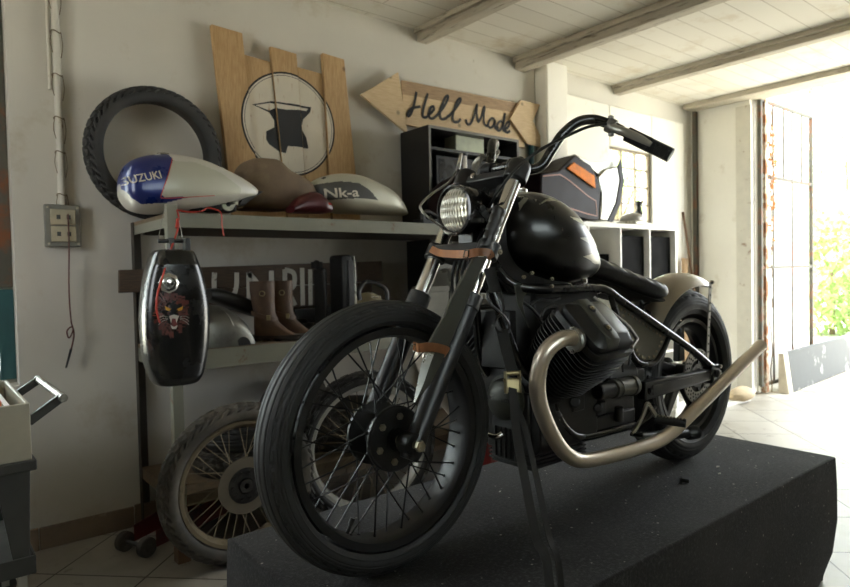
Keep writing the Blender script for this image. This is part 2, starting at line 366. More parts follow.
def copy_tree(o, parent=None):
    c = o.copy(); COL.objects.link(c); c.parent = parent
    ORG[c.name] = ORG[o.name]
    for ch in list(o.children): copy_tree(ch, c)
    return c
def spin_copy(o, parent, centre, axis, ang):
    """copy of a part turned about an axis through centre (world)"""
    c = o.copy(); COL.objects.link(c); c.parent = parent; off = ORG[o.name]; cc = V(centre)-off; ORG[c.name] = off
    R = Matrix.Rotation(ang, 4, V(axis)); c.matrix_local = Matrix.Translation(cc) @ R @ Matrix.Translation(-cc)
    return c
def text_mesh(txt, size, ext=.001, bold=0, shear=0, font_sx=1):
    cu = bpy.data.curves.new('t', 'FONT'); cu.body = txt; cu.size = size; cu.extrude = ext; cu.offset = bold; cu.shear = shear; cu.resolution_u = 3
    o = bpy.data.objects.new('t', cu); COL.objects.link(o); dg = bpy.context.evaluated_depsgraph_get(); dg.update()
    me = bpy.data.meshes.new_from_object(o.evaluated_get(dg))
    vs = [v.co.copy() for v in me.vertices]; fs = [tuple(p.vertices) for p in me.polygons]
    bpy.data.objects.remove(o); bpy.data.curves.remove(cu); bpy.data.meshes.remove(me)
    x0 = min(v.x for v in vs); x1 = max(v.x for v in vs); y0 = min(v.y for v in vs)
    return [V(((v.x-x0)*font_sx, v.y-y0, v.z)) for v in vs], fs, (x1-x0)*font_sx
def circ(n, r=1, a0=0): return [(math.cos(a0+2*PI*i/n)*r, math.sin(a0+2*PI*i/n)*r) for i in range(n)]
def inpoly(x, y, P):
    c = False; j = len(P)-1
    for i in range(len(P)):
        if (P[i][1] > y) != (P[j][1] > y) and x < (P[j][0]-P[i][0])*(y-P[i][1])/(P[j][1]-P[i][1])+P[i][0]: c = not c
        j = i
    return c
def sring(c, u, v, ru, rv_up, rv_dn, n=32, e=2.4):
    """super-ellipse ring with different upper and lower half heights"""
    out = []
    for i in range(n):
        t = 2*PI*i/n; a, b = math.cos(t), math.sin(t)
        x = math.copysign(abs(a)**(2/e), a)*ru; y = math.copysign(abs(b)**(2/e), b)*(rv_up if b > 0 else rv_dn)
        out.append(V(c)+V(u)*x+V(v)*y)
    return out

# ---------------------------------------------------------------- wheels
def tyre(mb, C, ax, R, W, rr, pat='smooth', N=120, amax=2.25):
    """revolved carcass with tread cut or raised as real relief"""
    C = V(C); u, v, w = frame(ax); hh = (R-rr)/2*1.02; Rm = R-hh; S = {'rib': 64, 'knob': 36}.get(pat, 44); vs = []
    prof = [(-amax+2*amax*k/S) for k in range(S+1)]
    for i in range(N):
        t = 2*PI*i/N; e = u*math.cos(t)+v*math.sin(t)
        for k, a in enumerate(prof):
            fl = math.copysign(abs(math.sin(a))**.85, math.sin(a)) if abs(a) < PI/2 else math.copysign(math.sin(abs(a)), a)
            rad = Rm+hh*math.cos(a); lat = W/2*fl; d = 0
            q = abs(k-S//2)
            if pat == 'rib':
                if q in (2, 7, 12): d = -.0028
                if q in (15, 18, 21): d = -.0014
                if q in (13, 14) and i % 6 < 2: d = -.0045
                if q == 27: d = .0015
            elif pat == 'block':
                if q in (3, 8): d = -.0055
                if q < 13 and (i+(q if q % 6 < 3 else 6-q % 6)) % 6 < 2: d = -.009
            elif pat == 'knob':
                if q < 11:
                    g = (q+1)//3; on = (q % 3 != 2) and ((i+g*3) % 8 < 5)
                    d = .013 if on else -.001
            elif pat == 'road':
                if q in (1, 6): d = -.005
                if 6 < q < 13 and (i+q) % 9 < 2: d = -.006
            elif pat == 'smooth' and q in (14, 16): d = .002
            f_ = d; vs.append(C+e*(rad+f_*math.cos(a))+w*(lat+f_*math.sin(a)))
    n = S+1; fs = []
    for i in range(N):
        j = (i+1) % N
        for k in range(S): fs.append((i*n+k, j*n+k, j*n+k+1, i*n+k+1))
        fs.append((i*n+S, j*n+S, j*n, i*n))
    mb.add(vs, fs)
def rim(mb, C, ax, rr, W, N=72, lip=.009, well=.022):
    h = W/2
    prof = [(rr+lip, -h), (rr+lip, -h+.004), (rr-.002, -h+.008), (rr-.004, -h*.55), (rr-well*.7, -h*.35), (rr-well*.7, h*.35), (rr-.004, h*.55), (rr-.002, h-.008), (rr+lip, h-.004), (rr+lip, h),
            (rr-.006, h*.97), (rr-.012, h*.6), (rr-well, h*.3), (rr-well-.002, 0), (rr-well, -h*.3), (rr-.012, -h*.6), (rr-.006, -h*.97)]
    mb.lathe(prof, C, ax, N, closed=True)
def spokes(root, C, ax, rh, rr, hw, n, mt, r=.0019, cross=.42):
    """laced spokes: one mesh copied round the hub; four kinds (two flanges, two lean directions)"""
    C = V(C); u, v, w = frame(ax)
    for kind in range(4):
        side = 1 if kind % 2 else -1; lean = 1 if kind < 2 else -1; cnt = n//4; base = None
        for q in range(cnt):
            a = 2*PI*(q/cnt)+kind*2*PI/n
            if base is None:
                ah = a-lean*cross*1.6
                p0 = C+(u*math.cos(ah)+v*math.sin(ah))*rh+w*(side*hw); p1 = C+(u*math.cos(a)+v*math.sin(a))*rr+w*(side*.004)
                b = MB().cyl(p0, p1, r, n=6); d = (p1-p0).normalized(); b.cyl(p1-d*.016, p1, r*1.9, n=6)
                base = obj('spoke', b, mt, root); continue
            spin_copy(base, root, C, w, 2*PI*q/cnt)
# ================================================================ THE ROOM
WB = 3.43; XR = 6.38; CZ = 2.925; XL = -1.6; YF = -2.2
b = MB().bx(XL-.15, XR, YF-.15, WB+.25, -.12, 0); struct('floor', b, 'floor')
b = MB().bx(XL-.15, XR, YF-.15, WB+.25, CZ, CZ+.12); struct('ceiling', b, 'ceiling')
b = MB()
b.bx(XL-.15, -1.2, WB, WB+.25, 0, CZ).bx(-1.2, .364, WB, WB+.25, 0, .78).bx(-1.2, .364, WB, WB+.25, 2.75, CZ)
b.bx(.364, 4.2, WB, WB+.25, 0, CZ).bx(4.2, 4.92, WB, WB+.07, 0, CZ).bx(4.92, 5.604, WB, WB+.07, 0, 1.70).bx(4.92, 5.604, WB, WB+.07, 2.37, CZ).bx(5.604, XR+.15, WB, WB+.07, 0, CZ)
struct('wall_back', b, 'plaster')
px0 = Y(534, 75, WB).x; pyf = 3.30; px1 = Y(568, 90, pyf).x
struct('trim_1', MB().bx(px0, px1, pyf, WB-.001, 0, CZ-.001), 'plaster_white', bevel=.015)            # pillar
struct('wall_right', MB().bx(XR, XR+.14, 2.82, WB-.001, 0, CZ).bx(XR, XR+.14, YF, .3, 0, CZ), 'plaster_white', bevel=.01)
b = MB().bx(XL-.15, XL, YF, 1.6, 0, CZ).bx(XL-.15, XL, 2.5, WB, 0, CZ).bx(XL-.15, XL, 1.6, 2.5, 0, 1.3).bx(XL-.15, XL, 1.6, 2.5, 2.6, CZ)
struct('wall_left', b, 'low_bounce')
b = MB().bx(XL-.15, XR+.14, YF-.15, YF, 0, 1.75).bx(XL-.15, XR+.14, YF-.15, YF, 2.65, CZ).bx(XL-.15, -.9, YF-.15, YF, 1.75, 2.65).bx(2.7, XR+.14, YF-.15, YF, 1.75, 2.65)
struct('wall_front', b, 'low_bounce')
# right part of the back wall is whitewashed, with a raised rendered panel round the window
b = MB(); y0 = WB-.028; rc = .12
xa, xb, zt = px1+.01, 6.2, 2.74
b.bx(xa, 4.92, y0, WB-.001, .0, zt).bx(5.604, xb, y0, WB-.001, 0, zt).bx(4.92, 5.604, y0, WB-.001, 2.37, zt).bx(4.92, 5.604, y0, WB-.001, 0, 1.7)
struct('trim_2', b, 'plaster_white', bevel=.02)
# skirting tiles on the back wall
b = MB(); x = .0
while x < 6.3:
    b.bx(x, x+.412, WB-.018, WB-.0005, 0, .105+.004*math.sin(x*9)); x += .417
struct('baseboard_back', b, 'baseb', bevel=.003)
# ceiling beams across the room and the lintel rail over the door
for k, (a, (w, h)) in enumerate((((416, 37), (.09, .07)), ((515, 69.4), (.1, .08)), ((613, 88), (.09, .06)))):
    x = Y(*a, WB).x+.05; h += .015
    bb = MB().bx(x-w/2, x+w/2, YF, WB-.002, CZ-h, CZ-.0005)
    bb.bx(x-w/2-.03, x-w/2, YF, WB-.002, CZ-h*.45, CZ-.0005)
    struct('trim_%d' % (3+k), bb, 'beam', bevel=.006)
x = 2.0
for k, x in enumerate((1.35, .05)): struct('trim_%d' % (6+k), MB().bx(x-.05, x+.05, YF, WB-.002, CZ-.07, CZ-.0005), 'beam', bevel=.006)
bb = MB().bx(6.18, 6.38, -1.3, WB-.03, CZ-.05, CZ-.0005).bx(6.3, 6.52, .3, 2.82, CZ-.045, CZ+.12)
struct('trim_8', bb, 'beam', bevel=.006)
# track for the up and over door in the corner, hinge post and door jamb
b = MB().bx(6.31, 6.35, 3.36, 3.372, 0, CZ-.06).bx(6.31, 6.316, 3.33, 3.36, 0, CZ-.06).bx(6.344, 6.35, 3.33, 3.36, 0, CZ-.06)
for k in range(90): b.bx(6.322, 6.338, 3.356, 3.3601, .1+k*.03, .112+k*.03)
struct('trim_9', b, 'gate_iron')
struct('trim_10', MB().bx(6.50, 6.62, 2.80, 2.95, 0, CZ-.01), 'white_paint', bevel=.005)
struct('trim_11', MB().bx(6.36, 6.38, 2.805, 2.95, 0, CZ-.1), 'white_paint')
bb = MB().bx(6.545, 6.60, 2.745, 2.80, 0, 2.93); struct('trim_12', bb, 'rust', bevel=.006)      # rusty hinge post

# windows
def window(name, x0, x1, z0, z1, y, nx, nz, mt, w=.025, depth=.035, fw=.05):
    b = MB().bx(x0, x0+fw, y, y+depth, z0, z1).bx(x1-fw, x1, y, y+depth, z0, z1).bx(x0+fw, x1-fw, y, y+depth, z0, z0+fw).bx(x0+fw, x1-fw, y, y+depth, z1-fw, z1)
    root = obj(name, b, mt, kind='structure', bevel=.003)
    b = MB()
    for i in range(1, nx): xx = x0+(x1-x0)*i/nx; b.bx(xx-w/2, xx+w/2, y+.004, y+depth-.004, z0+fw, z1-fw)
    for i in range(1, nz): zz = z0+(z1-z0)*i/nz; b.bx(x0+fw, x1-fw, y+.006, y+depth-.006, zz-w/2, zz+w/2)
    obj('muntin', b, mt, root)
    obj('pane', MB().bx(x0+fw, x1-fw, y+depth/2-.002, y+depth/2+.002, z0+fw, z1-fw), 'glass', root)
    return root
w1 = window('window_1', -1.2, .364, .78, 2.75, WB+.12, 3, 3, 'white_paint', fw=.06)
obj('sash_rail', MB().bx(.30, .362, WB+.095, WB+.119, .80, 1.22), 'teal', w1, label='teal painted lower rail'); obj('shutter', MB().bx(.12, .362, WB+.095, WB+.118, 1.23, 2.72), 'gate_iron', w1, label='grey folded shutter')
window('fill_window', -.9, 2.7, 1.75, 2.65, YF-.1, 5, 2, 'white_paint')  # unseen window added in the front wall to fill the left side
w2 = window('window_2', 4.92, 5.604, 1.70, 2.37, WB+.0, 3, 4, 'rim_dull', w=.014, fw=.02)

# ================================================================ OUTSIDE THE DOOR
struct('ground', MB().bx(-30, 60, -30, 40, -.40, -.121).bx(6.38, 60, -30, 40, -.121, -.012), 'gravel')
struct('wall_outside', MB().bx(6.62, 8.3, 3.0, 3.2, -.02, 3.4), 'plaster_white')
g = thing('gate_grille', (7.2, 2.82, 0), 'tall pale iron bar gate folded open outside the doorway', 'gate')
yg = 2.77
gx = lambda p, q=150: Y(p, q, yg).x
b = MB(); zb = .08; zt = 2.88; X0 = gx(760); X1 = gx(811)
for xx in (X0, X1): b.bx(xx-.018, xx+.018, yg-.018, yg+.018, zb, zt)
zm = Y(790, 181, yg).z; zl = Y(785, 267, yg).z
for zz in (zb, zl, zm, zt): b.bx(X0, X1, yg-.014, yg+.014, zz-.015, zz+.015)
obj('gate_frame', b, 'gate_iron', g)
for q in (765, 773, 783.5, 792, 801.5):
    x = gx(q); obj('bar', MB().cyl((x, yg, zm), (x, yg, zt), .010, n=8), 'gate_iron', g)
    if q in (773, 792): obj('bar', MB().cyl((x, yg, zb), (x, yg, zm), .010, n=8), 'gate_iron', g)
def leaves(c, r, n, size, mt, name, parent=None, seed=1, dens=1.0, label=None, shell=.35):
    rnd = random.Random(seed); b = MB()
    for _ in range(n):
        while True:
            p = V((rnd.uniform(-1, 1), rnd.uniform(-1, 1), rnd.uniform(-1, 1)))
            if shell < p.length < 1: break
        p = V(c)+V((p.x*r[0], p.y*r[1], p.z*r[2])); s = size*rnd.uniform(.6, 1.3)
        q = Matrix.Rotation(rnd.uniform(0, 6.28), 3, 'Z') @ Matrix.Rotation(rnd.uniform(-1.2, 1.2), 3, 'X')
        b.add([p+q @ V((0, -s, 0)), p+q @ V((s*.5, 0, s*.12)), p+q @ V((0, s, 0)), p+q @ V((-s*.5, 0, s*.12))], [(0, 1, 2), (0, 2, 3)])
    return obj(name, b, mt, parent, flat=True, label=label)
def tree(x, y, h, r, n, label, seed, mt='leaf', lean=0):
    t = thing('tree', (x, y, -.012), label, 'tree')
    b = MB().tube([(x, y, -.03, .14), (x+.1, y, h*.4, .1), (x+.2+lean, y+.1, h*.8, .05)], .1, n=8)
    for k in range(5):
        a = k*1.3+seed; b.tube([(x+.1, y, h*(.3+.08*k), .05), (x+.1+math.cos(a)*r*.4, y+math.sin(a)*r*.4, h*(.5+.08*k), .03), (x+.1+math.cos(a)*r*.8, y+math.sin(a)*r*.8, h*(.6+.08*k), .012)], .03, n=6)
    obj('trunk', b, 'bark', t)
    leaves((x+lean, y, h*.66), (r, r, h*.42), n, .085, mt, 'foliage', t, seed)
tree(19.5, 8.6, 5.2, 2.0, 4000, 'leafy green tree beyond the barrier, right of the gate', 3)
tree(27.5, 8.6, 6.5, 2.8, 4200, 'larger darker tree farthest off in the garden', 8, 'leaf_dark')
tree(9.6, 6.6, 3.4, 1.3, 1800, 'green tree seen through the small paned window', 14)
for k_, (a_, c_, xx_, r_, n_, m_, l_) in enumerate(((832, 268, 13.0, 1.25, 2600, 'leaf', 'dense pale green bush nearest the gate'), (874, 258, 18.5, 1.8, 3200, 'leaf', 'wide rounded green bush at the right edge of the doorway'))):
    q_ = X(a_, c_, xx_); t = thing('bush', (q_.x, q_.y, -.012), l_, 'bush'); obj('stem', MB().cyl((q_.x, q_.y, -.03), (q_.x, q_.y, q_.z), .05), 'bark', t)
    leaves(q_, (r_, r_*.8, r_), n_, .10, m_, 'foliage', t, 30+k_)
t = thing('tree_branch', (8.6, 2.3, 3.2), 'leafy green branch hanging at the top of the doorway', 'branch')
obj('twig', MB().tube([(8.9, 4.6, 3.5), (8.7, 3.6, 3.35), (8.6, 2.9, 3.2), (8.6, 2.4, 3.15)], .012, n=6), 'bark', t)
_c = X(822, 86, 8.6); leaves((8.6, _c.y, _c.z+.06), (.5, .8, .12), 420, .05, 'leaf', 'foliage', t, 11, shell=0)
t = thing('dried_vine', (6.62, 2.72, 0), 'dry russet vine climbing the rusty hinge post', 'vine')
rv = random.Random(4); pts = [(6.62+rv.uniform(-.02, .03), 2.735+rv.uniform(-.01, .01), z*.1) for z in range(0, 29)]
obj('stem', MB().tube(pts, .006, n=6, sm=3), 'bark', t)
leaves((6.66, 2.735, 2.1), (.07, .035, .75), 130, .028, 'leaf_rust', 'foliage', t, 21, shell=0)
# concrete barrier lying in front of the gate
A = Z(790, 394, -.01); B = Z(850, 370, -.01); d = (B-A).normalized(); nn = V((-d.y, d.x, 0)); 
if nn.y < 0: nn = -nn
L = 3.2; hh = .40; t = thing('concrete_barrier', A, 'grey weathered concrete block wall section standing in front of the gate', 'barrier')
E0 = A; E1 = A+d*L
prof = lambda P: [P, P+nn*.10, P+nn*.10+V((0, 0, hh)), P+nn*.05+V((0, 0, hh))]
b = MB().loft([prof(E0+d*.10), prof(E1)]); obj('slab', b, 'concrete', t, bevel=.01)
obj('end_cap', MB().loft([prof(E0-d*.02), prof(E0+d*.10)]), 'concrete_face', t, bevel=.008, label='pale chipped end face')
t = tag(obj('sack', MB().ball(Z(742, 402, .0)+V((0, 0, .075)), (.16, .10, .065), 14).ball(Z(742, 402, .0)+V((0.06, .02, .09)), (.09, .08, .05), 12).ball(Z(742, 402, .0)+V((-.08, .02, .06)), (.08, .07, .05), 12), 'foam'), 'crumpled beige sack on the floor at the door threshold', 'sack')
p = [Z(675, 421, 0), Z(751, 401, 0), Z(722, 393, 0), Z(676, 406, 0)]
tag(obj('board', MB().ppoly([q+V((0, 0, .001)) for q in p], (0, 0, .03)), 'white_lam', bevel=.003), 'flat white board lying on the tiles behind the rear wheel', 'board')

# ================================================================ LEFT WALL FITTINGS
t = thing('electrical_conduit', (.56, 3.4, 1.6), 'whitewashed vertical conduit pipe with wire ties running up the wall', 'conduit')
xc = Y(62, 200, 3.41).x; b = MB().cyl((xc, 3.41, 1.60), (xc, 3.41, CZ), .0165, n=14)
obj('pipe', b, 'white_paint', t)
obj('pipe', MB().cyl((xc-.03, 3.415, 2.15), (xc-.03, 3.415, CZ), .008, n=10), 'white_paint', t)
rv = random.Random(2)
for k, z in enumerate((1.66, 1.86, 2.02, 2.22, 2.42, 2.62, 2.82)):
    bb = MB().tube([(xc+math.cos(a)*.021, 3.41+math.sin(a)*.019, z+.005*math.sin(a*2)) for a in [i*PI/6 for i in range(12)]], .003, n=6, closed=True, sm=1)
    bb.tube([(xc-.019, 3.395, z), (xc-.025, 3.40, z-.05), (xc-.017, 3.395, z-.10)], .002, n=5).tube([(xc+.019, 3.395, z), (xc+.026, 3.40, z-.06), (xc+.017, 3.395, z-.12)], .002, n=5)
    obj('tie', bb, 'rim_dull', t)
p0, p1 = Y(44, 204, 3.40), Y(81, 247, 3.40); x0, x1, z1, z0 = p0.x, p1.x, p0.z, p1.z
t = thing('socket_box', ((x0+x1)/2, 3.4, z0), 'grey double electrical outlet box mounted under the conduit', 'outlet')
obj('backplate', MB().bx(x0, x1, 3.39, WB-.001, z0, z1), 'grey_plastic', t, bevel=.004)
xm = (x0+x1)/2; hz = (z1-z0)
for k, zz in enumerate((z0+hz*.3, z0+hz*.7)):
    s = obj('socket', MB().bx(xm-.052, xm+.052, 3.378, 3.39, zz-.036, zz+.036), 'socket', t, bevel=.003)
    obj('socket_hole', MB().bx(xm-.028, xm-.012, 3.3765, 3.3785, zz-.010, zz+.010), 'cart_dark', s); obj('socket_hole', MB().bx(xm+.014, xm+.030, 3.3765, 3.3785, zz-.010, zz+.010), 'cart_dark', s)
for sx in (-1, 1):
    for zz in (z0+.014, z1-.014): obj('screw', MB().cyl((xm+sx*((x1-x0)/2-.012), 3.383, zz), (xm+sx*((x1-x0)/2-.012), 3.39, zz), .005, n=10), 'bolt', t)
pts = [Y(68, 214, 3.372), Y(69, 245, 3.37), Y(69, 290, 3.38), Y(71, 320, 3.385), Y(73, 330, 3.38), Y(69, 338, 3.37), Y(67, 331, 3.365), Y(72, 327, 3.37), Y(74, 335, 3.38), Y(71, 350, 3.385)]
t = thing('hanging_cable', pts[-1], 'thin brown cable with a knot hanging down from the outlet box', 'cable')
obj('lead', MB().tube(pts, .0035, n=6), 'cable_brown', t)
obj('plug', MB().cyl(Y(71, 349, 3.385), Y(66, 368, 3.385), .006, .004, n=8), 'dark_plastic', t)

# ================================================================ THE SHELF UNIT
sx0, sx1, syf, syb = .862, 3.45, 2.83, 3.40
t = shelf = thing('metal_shelf_rack', ((sx0+sx1)/2, 3.1, 0), 'long grey steel storage rack with three shelves against the wall', 'shelf')
TOPZ = Y(180, 213, syf).z; MIDZ = Y(209, 350, syf).z+.0; BOTZ = Y(184, 495, syf).z
print('shelf z', TOPZ, MIDZ, BOTZ)
pz = Y(170, 204, syf).z
def lpost(x, y, z1, sx, sy, mt, w=.045):
    b = MB(); q = .004
    b.bx(x, x+sx*w, y, y+sy*q, 0, z1).bx(x, x+sx*q, y+sy*q, y+sy*w, 0, z1)
    return b
obj('post', lpost(sx0, syf, pz, 1, 1, 'shelf'), 'shelf', t, bevel=.001)
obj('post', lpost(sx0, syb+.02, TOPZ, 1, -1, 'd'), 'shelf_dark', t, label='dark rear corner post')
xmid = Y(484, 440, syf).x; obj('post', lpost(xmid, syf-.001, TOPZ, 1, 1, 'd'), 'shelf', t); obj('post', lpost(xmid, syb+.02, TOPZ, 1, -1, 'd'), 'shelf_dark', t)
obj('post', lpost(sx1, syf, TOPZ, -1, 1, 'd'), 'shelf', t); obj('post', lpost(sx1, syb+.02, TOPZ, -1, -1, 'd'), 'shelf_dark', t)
obj('foot', MB().bx(sx0-.004, sx0+.052, syf-.006, syf+.05, 0, .16), 'rust_wood', t, label='rust brown foot of the front post')
for zz, h, mt in ((TOPZ, .062, 'shelf'), (MIDZ, .085, 'shelf'), (BOTZ, .055, 'chip')):
    s = obj('shelf_board', MB().bx(sx0+.006, sx1-.006, syf+.006, syb, zz-.018, zz), 'chip', t)
    obj('front_beam', MB().bx(sx0+.048, sx1-.01, syf-.004, syf+.001, zz-h, zz+.002), mt, s)
    obj('side_beam', MB().bx(sx0+.006, sx0+.012, syf+.05, syb, zz-h, zz-.018), mt, s)
    obj('side_beam', MB().bx(sx1-.012, sx1-.006, syf+.05, syb, zz-h, zz-.018), mt, s)
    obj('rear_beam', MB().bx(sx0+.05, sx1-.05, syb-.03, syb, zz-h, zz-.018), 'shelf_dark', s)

# tyre leaning on the wall above the rack
R = .335; Wt = .11
c = V((Y(156, 148, 3.36).x, 3.36, TOPZ+R+.002))
c.z = Y(156, 88, 3.36).z-R
b = MB(); tilt = .06; ax = V((.0, -1, -tilt))
tyre(b, c, ax, R, Wt, .235, 'block', 264, amax=2.2)
tag(obj('loose_tyre', b, 'rubber', angle=30), 'large black tyre without a rim leaning on the wall behind the blue and white tank', 'tyre')

# board with the anvil roundel
by = 3.385; t = thing('anvil_sign', Y(290, 180, by), 'pine plank sign with a black anvil in a white circle, leaning on the wall', 'sign')
planks = [((211, 26), (243, 30), 3.36), ((247, 54), (273, 60), 3.375), ((270, 47), (297, 51), 3.366), ((299, 67), (323, 71), 3.375), ((317, 53), (345, 58), 3.36)]
tl = Y(213, 27, by); br = Y(360, 178, by)
# plank borders in x (board leans: lower edge further right)
xt = [Y(q, w, by).x for q, w in ((212, 30), (244, 50), (271, 60), (298, 70), (323, 75), (345, 62))]
xb = [Y(q, w, by).x for q, w in ((228, 180), (258, 180), (284, 180), (306, 180), (330, 180), (357, 180))]
zt = [Y(q, w, by).z for q, w in ((227, 28), (260, 57), (284, 49), (311, 69), (331, 55))]
zb0 = TOPZ+.001
zb_ = Y(290, 180, by).z
for k in range(5):
    def at(z, xa, xc_, ztop=2.4):
        f = (zb_-z)/(zb_-2.45); return xa+(xc_-xa)*(1-f) if False else xc_+(xa-xc_)*((z-zb_)/(2.55-zb_))
    th = (.034, .018, .026, .018, .034)[k]; z1 = zt[k]; g = .003
    b = MB().ppoly([V((at(zb0, xt[k], xb[k])+g, by+.03-th, zb0)), V((at(zb0, xt[k+1], xb[k+1])-g, by+.03-th, zb0)), V((at(z1, xt[k+1], xb[k+1])-g, by+.03-th, z1-.01)), V((at(z1, xt[k], xb[k])+g, by+.03-th, z1))], (0, th, 0))
    obj('plank', b, 'pine', t, bevel=.002)
def conv(px, py, y): return Y(px, py, y)
cc = Y(287, 124, by-.005); e1 = Y(334, 132, by-.005).x-cc.x
top_ = Y(283, 71, by-.005); bot_ = Y(295, 176, by-.005); rz = (top_.z-bot_.z)/2; cx = (Y(240.5, 110, by).x+Y(334.5, 140, by).x)/2; cz = (top_.z+bot_.z)/2
print('roundel', cx, cz, rz, (Y(334.5, 140, by).x-Y(240.5, 110, by).x)/2)
rx = (Y(334.5, 140, by).x-Y(240.5, 110, by).x)/2
yy = by-.006
ci = circ(72); dsc = MB()
# the paint follows the stepped faces: cut the roundel at the plank borders
fy = [by+.03-th for th in (.034, .018, .026, .018, .034)]
def strip(poly_fn, mt, name, lift):
    """splits a painted shape into plank strips lying on each plank's face"""
    out = MB()
    for k in range(5):
        xl = (xt[k]+xb[k])/2 if k else -9; 
        def bord(i, z): return xb[i]+(xt[i]-xb[i])*((z-zb_)/(2.55-zb_))
        N = 240
        for j in range(N):
            z0 = cz-rz+2*rz*j/N; z1 = cz-rz+2*rz*(j+1)/N; zm_ = (z0+z1)/2
            for a, b_ in poly_fn(zm_):
                l = max(a, bord(k, zm_)+.003); r_ = min(b_, bord(k+1, zm_)-.003)
                if k == 0 and a < bord(0, zm_): l = bord(0, zm_)
                if r_ > l+.001: out.bx(l, r_, fy[k]-lift, fy[k]-.0002, z0, z1)
    return obj(name, out, mt, t, flat=True)
def disc_fn(k):
    def f(z):
        q = (z-cz)/(rz*k)
        return [] if abs(q) >= 1 else [(cx-rx*k*math.sqrt(1-q*q), cx+rx*k*math.sqrt(1-q*q))]
    return f
def ring_fn(k0, k1):
    a, b_ = disc_fn(k0), disc_fn(k1)
    def f(z):
        o = a(z); i = b_(z)
        if not o: return []
        if not i: return o
        return [(o[0][0], i[0][0]), (i[0][1], o[0][1])]
    return f
strip(disc_fn(.99), 'disc_white', 'roundel_paint', .0008)
strip(ring_fn(1.0, .965), 'ink', 'roundel_outline', .0013)
strip(ring_fn(.935, .925), 'ink', 'roundel_outline', .0012)
anv = [(253, 104), (271, 101), (272, 100.5), (312, 107), (311, 112), (304, 119), (302, 128), (307, 137), (309, 146), (309, 148.5), (297, 146.5), (288, 146), (286, 153), (281, 152), (270, 144), (267, 139), (267, 131), (275, 127), (275, 120), (270, 112)]
anvw = [Y(a, b_, by) for a, b_ in anv]; anp = [(p.x, p.z) for p in anvw]
def anv_fn(P):
    def f(z):
        xs = []
        for i in range(len(P)):
            (x0, z0), (x1, z1) = P[i], P[(i+1) % len(P)]
            if (z0 > z) != (z1 > z): xs.append(x0+(z-z0)/(z1-z0)*(x1-x0))
        xs.sort(); return [(xs[i], xs[i+1]) for i in range(0, len(xs)-1, 2)]
    return f
strip(anv_fn(anp), 'ink', 'anvil_painting', .0016)
hl = [(256, 104.7), (271, 102.5), (309, 108.3), (307, 110.8), (300, 109.8), (285, 109.5), (276, 107.5), (270, 110.2)]
strip(anv_fn([(Y(a, b_, by).x, Y(a, b_, by).z) for a, b_ in hl]), 'disc_white', 'anvil_highlight', .0022)

# arrow sign
ay = 3.395; t = thing('arrow_sign', Y(450, 110, ay), 'pale wooden arrow sign with black handwritten lettering on the wall above the black cabinet', 'sign')
aw = lambda a, y=ay: Y(a[0], a[1], y)
obj('board', MB().ppoly([aw((402, 80)), aw((518, 103)), aw((525, 148)), aw((404, 124.5))], (0, .018, 0)), 'pine_x', t, bevel=.002)
obj('board_strip', MB().ppoly([aw((401, 80), ay-.003), aw((518, 103.5), ay-.003), aw((519, 113), ay-.003), aw((402, 94), ay-.003)], (0, .0029, 0)), 'stain_wood', t, bevel=.001)
obj('arrow_head', MB().ppoly([aw((361, 94.5), ay-.022), aw((398.5, 72), ay-.022), aw((408, 134), ay-.022)], (0, .018, 0)), 'pine_x', t, bevel=.002)
obj('arrow_tail', MB().ppoly([aw((521, 100), ay-.022), aw((540, 104.5), ay-.022), aw((533, 121), ay-.022), aw((547, 149), ay-.022), aw((528, 144), ay-.022), aw((510, 119), ay-.022)], (0, .018, 0)), 'pine_x', t, bevel=.002)
K = 200/850
def stroke(pts, w=.9):
    return [aw((360+x*K, 60+y*K), ay-.0045) for x, y in pts]
letters = [('h', [[(240, 135), (235, 165), (225, 205), (214, 232), (204, 238), (206, 222), (222, 205), (258, 198)], [(288, 142), (278, 175), (268, 215), (268, 240), (280, 244), (290, 236)]]),
 ('e', [[(288, 232), (300, 226), (314, 210), (312, 198), (302, 202), (294, 224), (296, 244), (310, 248), (326, 236)]]),
 ('l', [[(326, 236), (352, 205), (372, 168), (374, 152), (362, 160), (348, 195), (340, 230), (346, 250), (364, 248), (376, 236)]]),
 ('l', [[(376, 240), (402, 212), (424, 180), (428, 164), (416, 170), (402, 205), (394, 240), (400, 262), (418, 262), (428, 250)]]),
 ('m', [[(450, 252), (456, 270), (468, 272), (482, 245), (494, 200), (498, 190), (496, 220), (500, 252), (504, 262), (516, 240), (526, 205), (530, 200), (526, 235), (528, 268), (538, 280), (546, 272)]]),
 ('a', [[(572, 252), (560, 248), (548, 262), (546, 280), (556, 288), (568, 276), (574, 255), (572, 278), (578, 292), (590, 286)]]),
 ('d', [[(604, 262), (594, 262), (582, 278), (582, 294), (592, 300), (604, 284), (612, 250), (617, 226), (610, 270), (608, 294), (614, 302), (622, 296)]]),
 ('e', [[(616, 292), (626, 288), (635, 274), (633, 264), (624, 268), (616, 286), (618, 304), (628, 308), (638, 300)]])]
for nm, sts in letters:
    b = MB()
    for s_ in sts: b.strap([tuple(p) for p in stroke(s_)], .019, .0014, V((0, 1, 0)), sm=5)
    obj('painted_letter', b, 'ink', t)
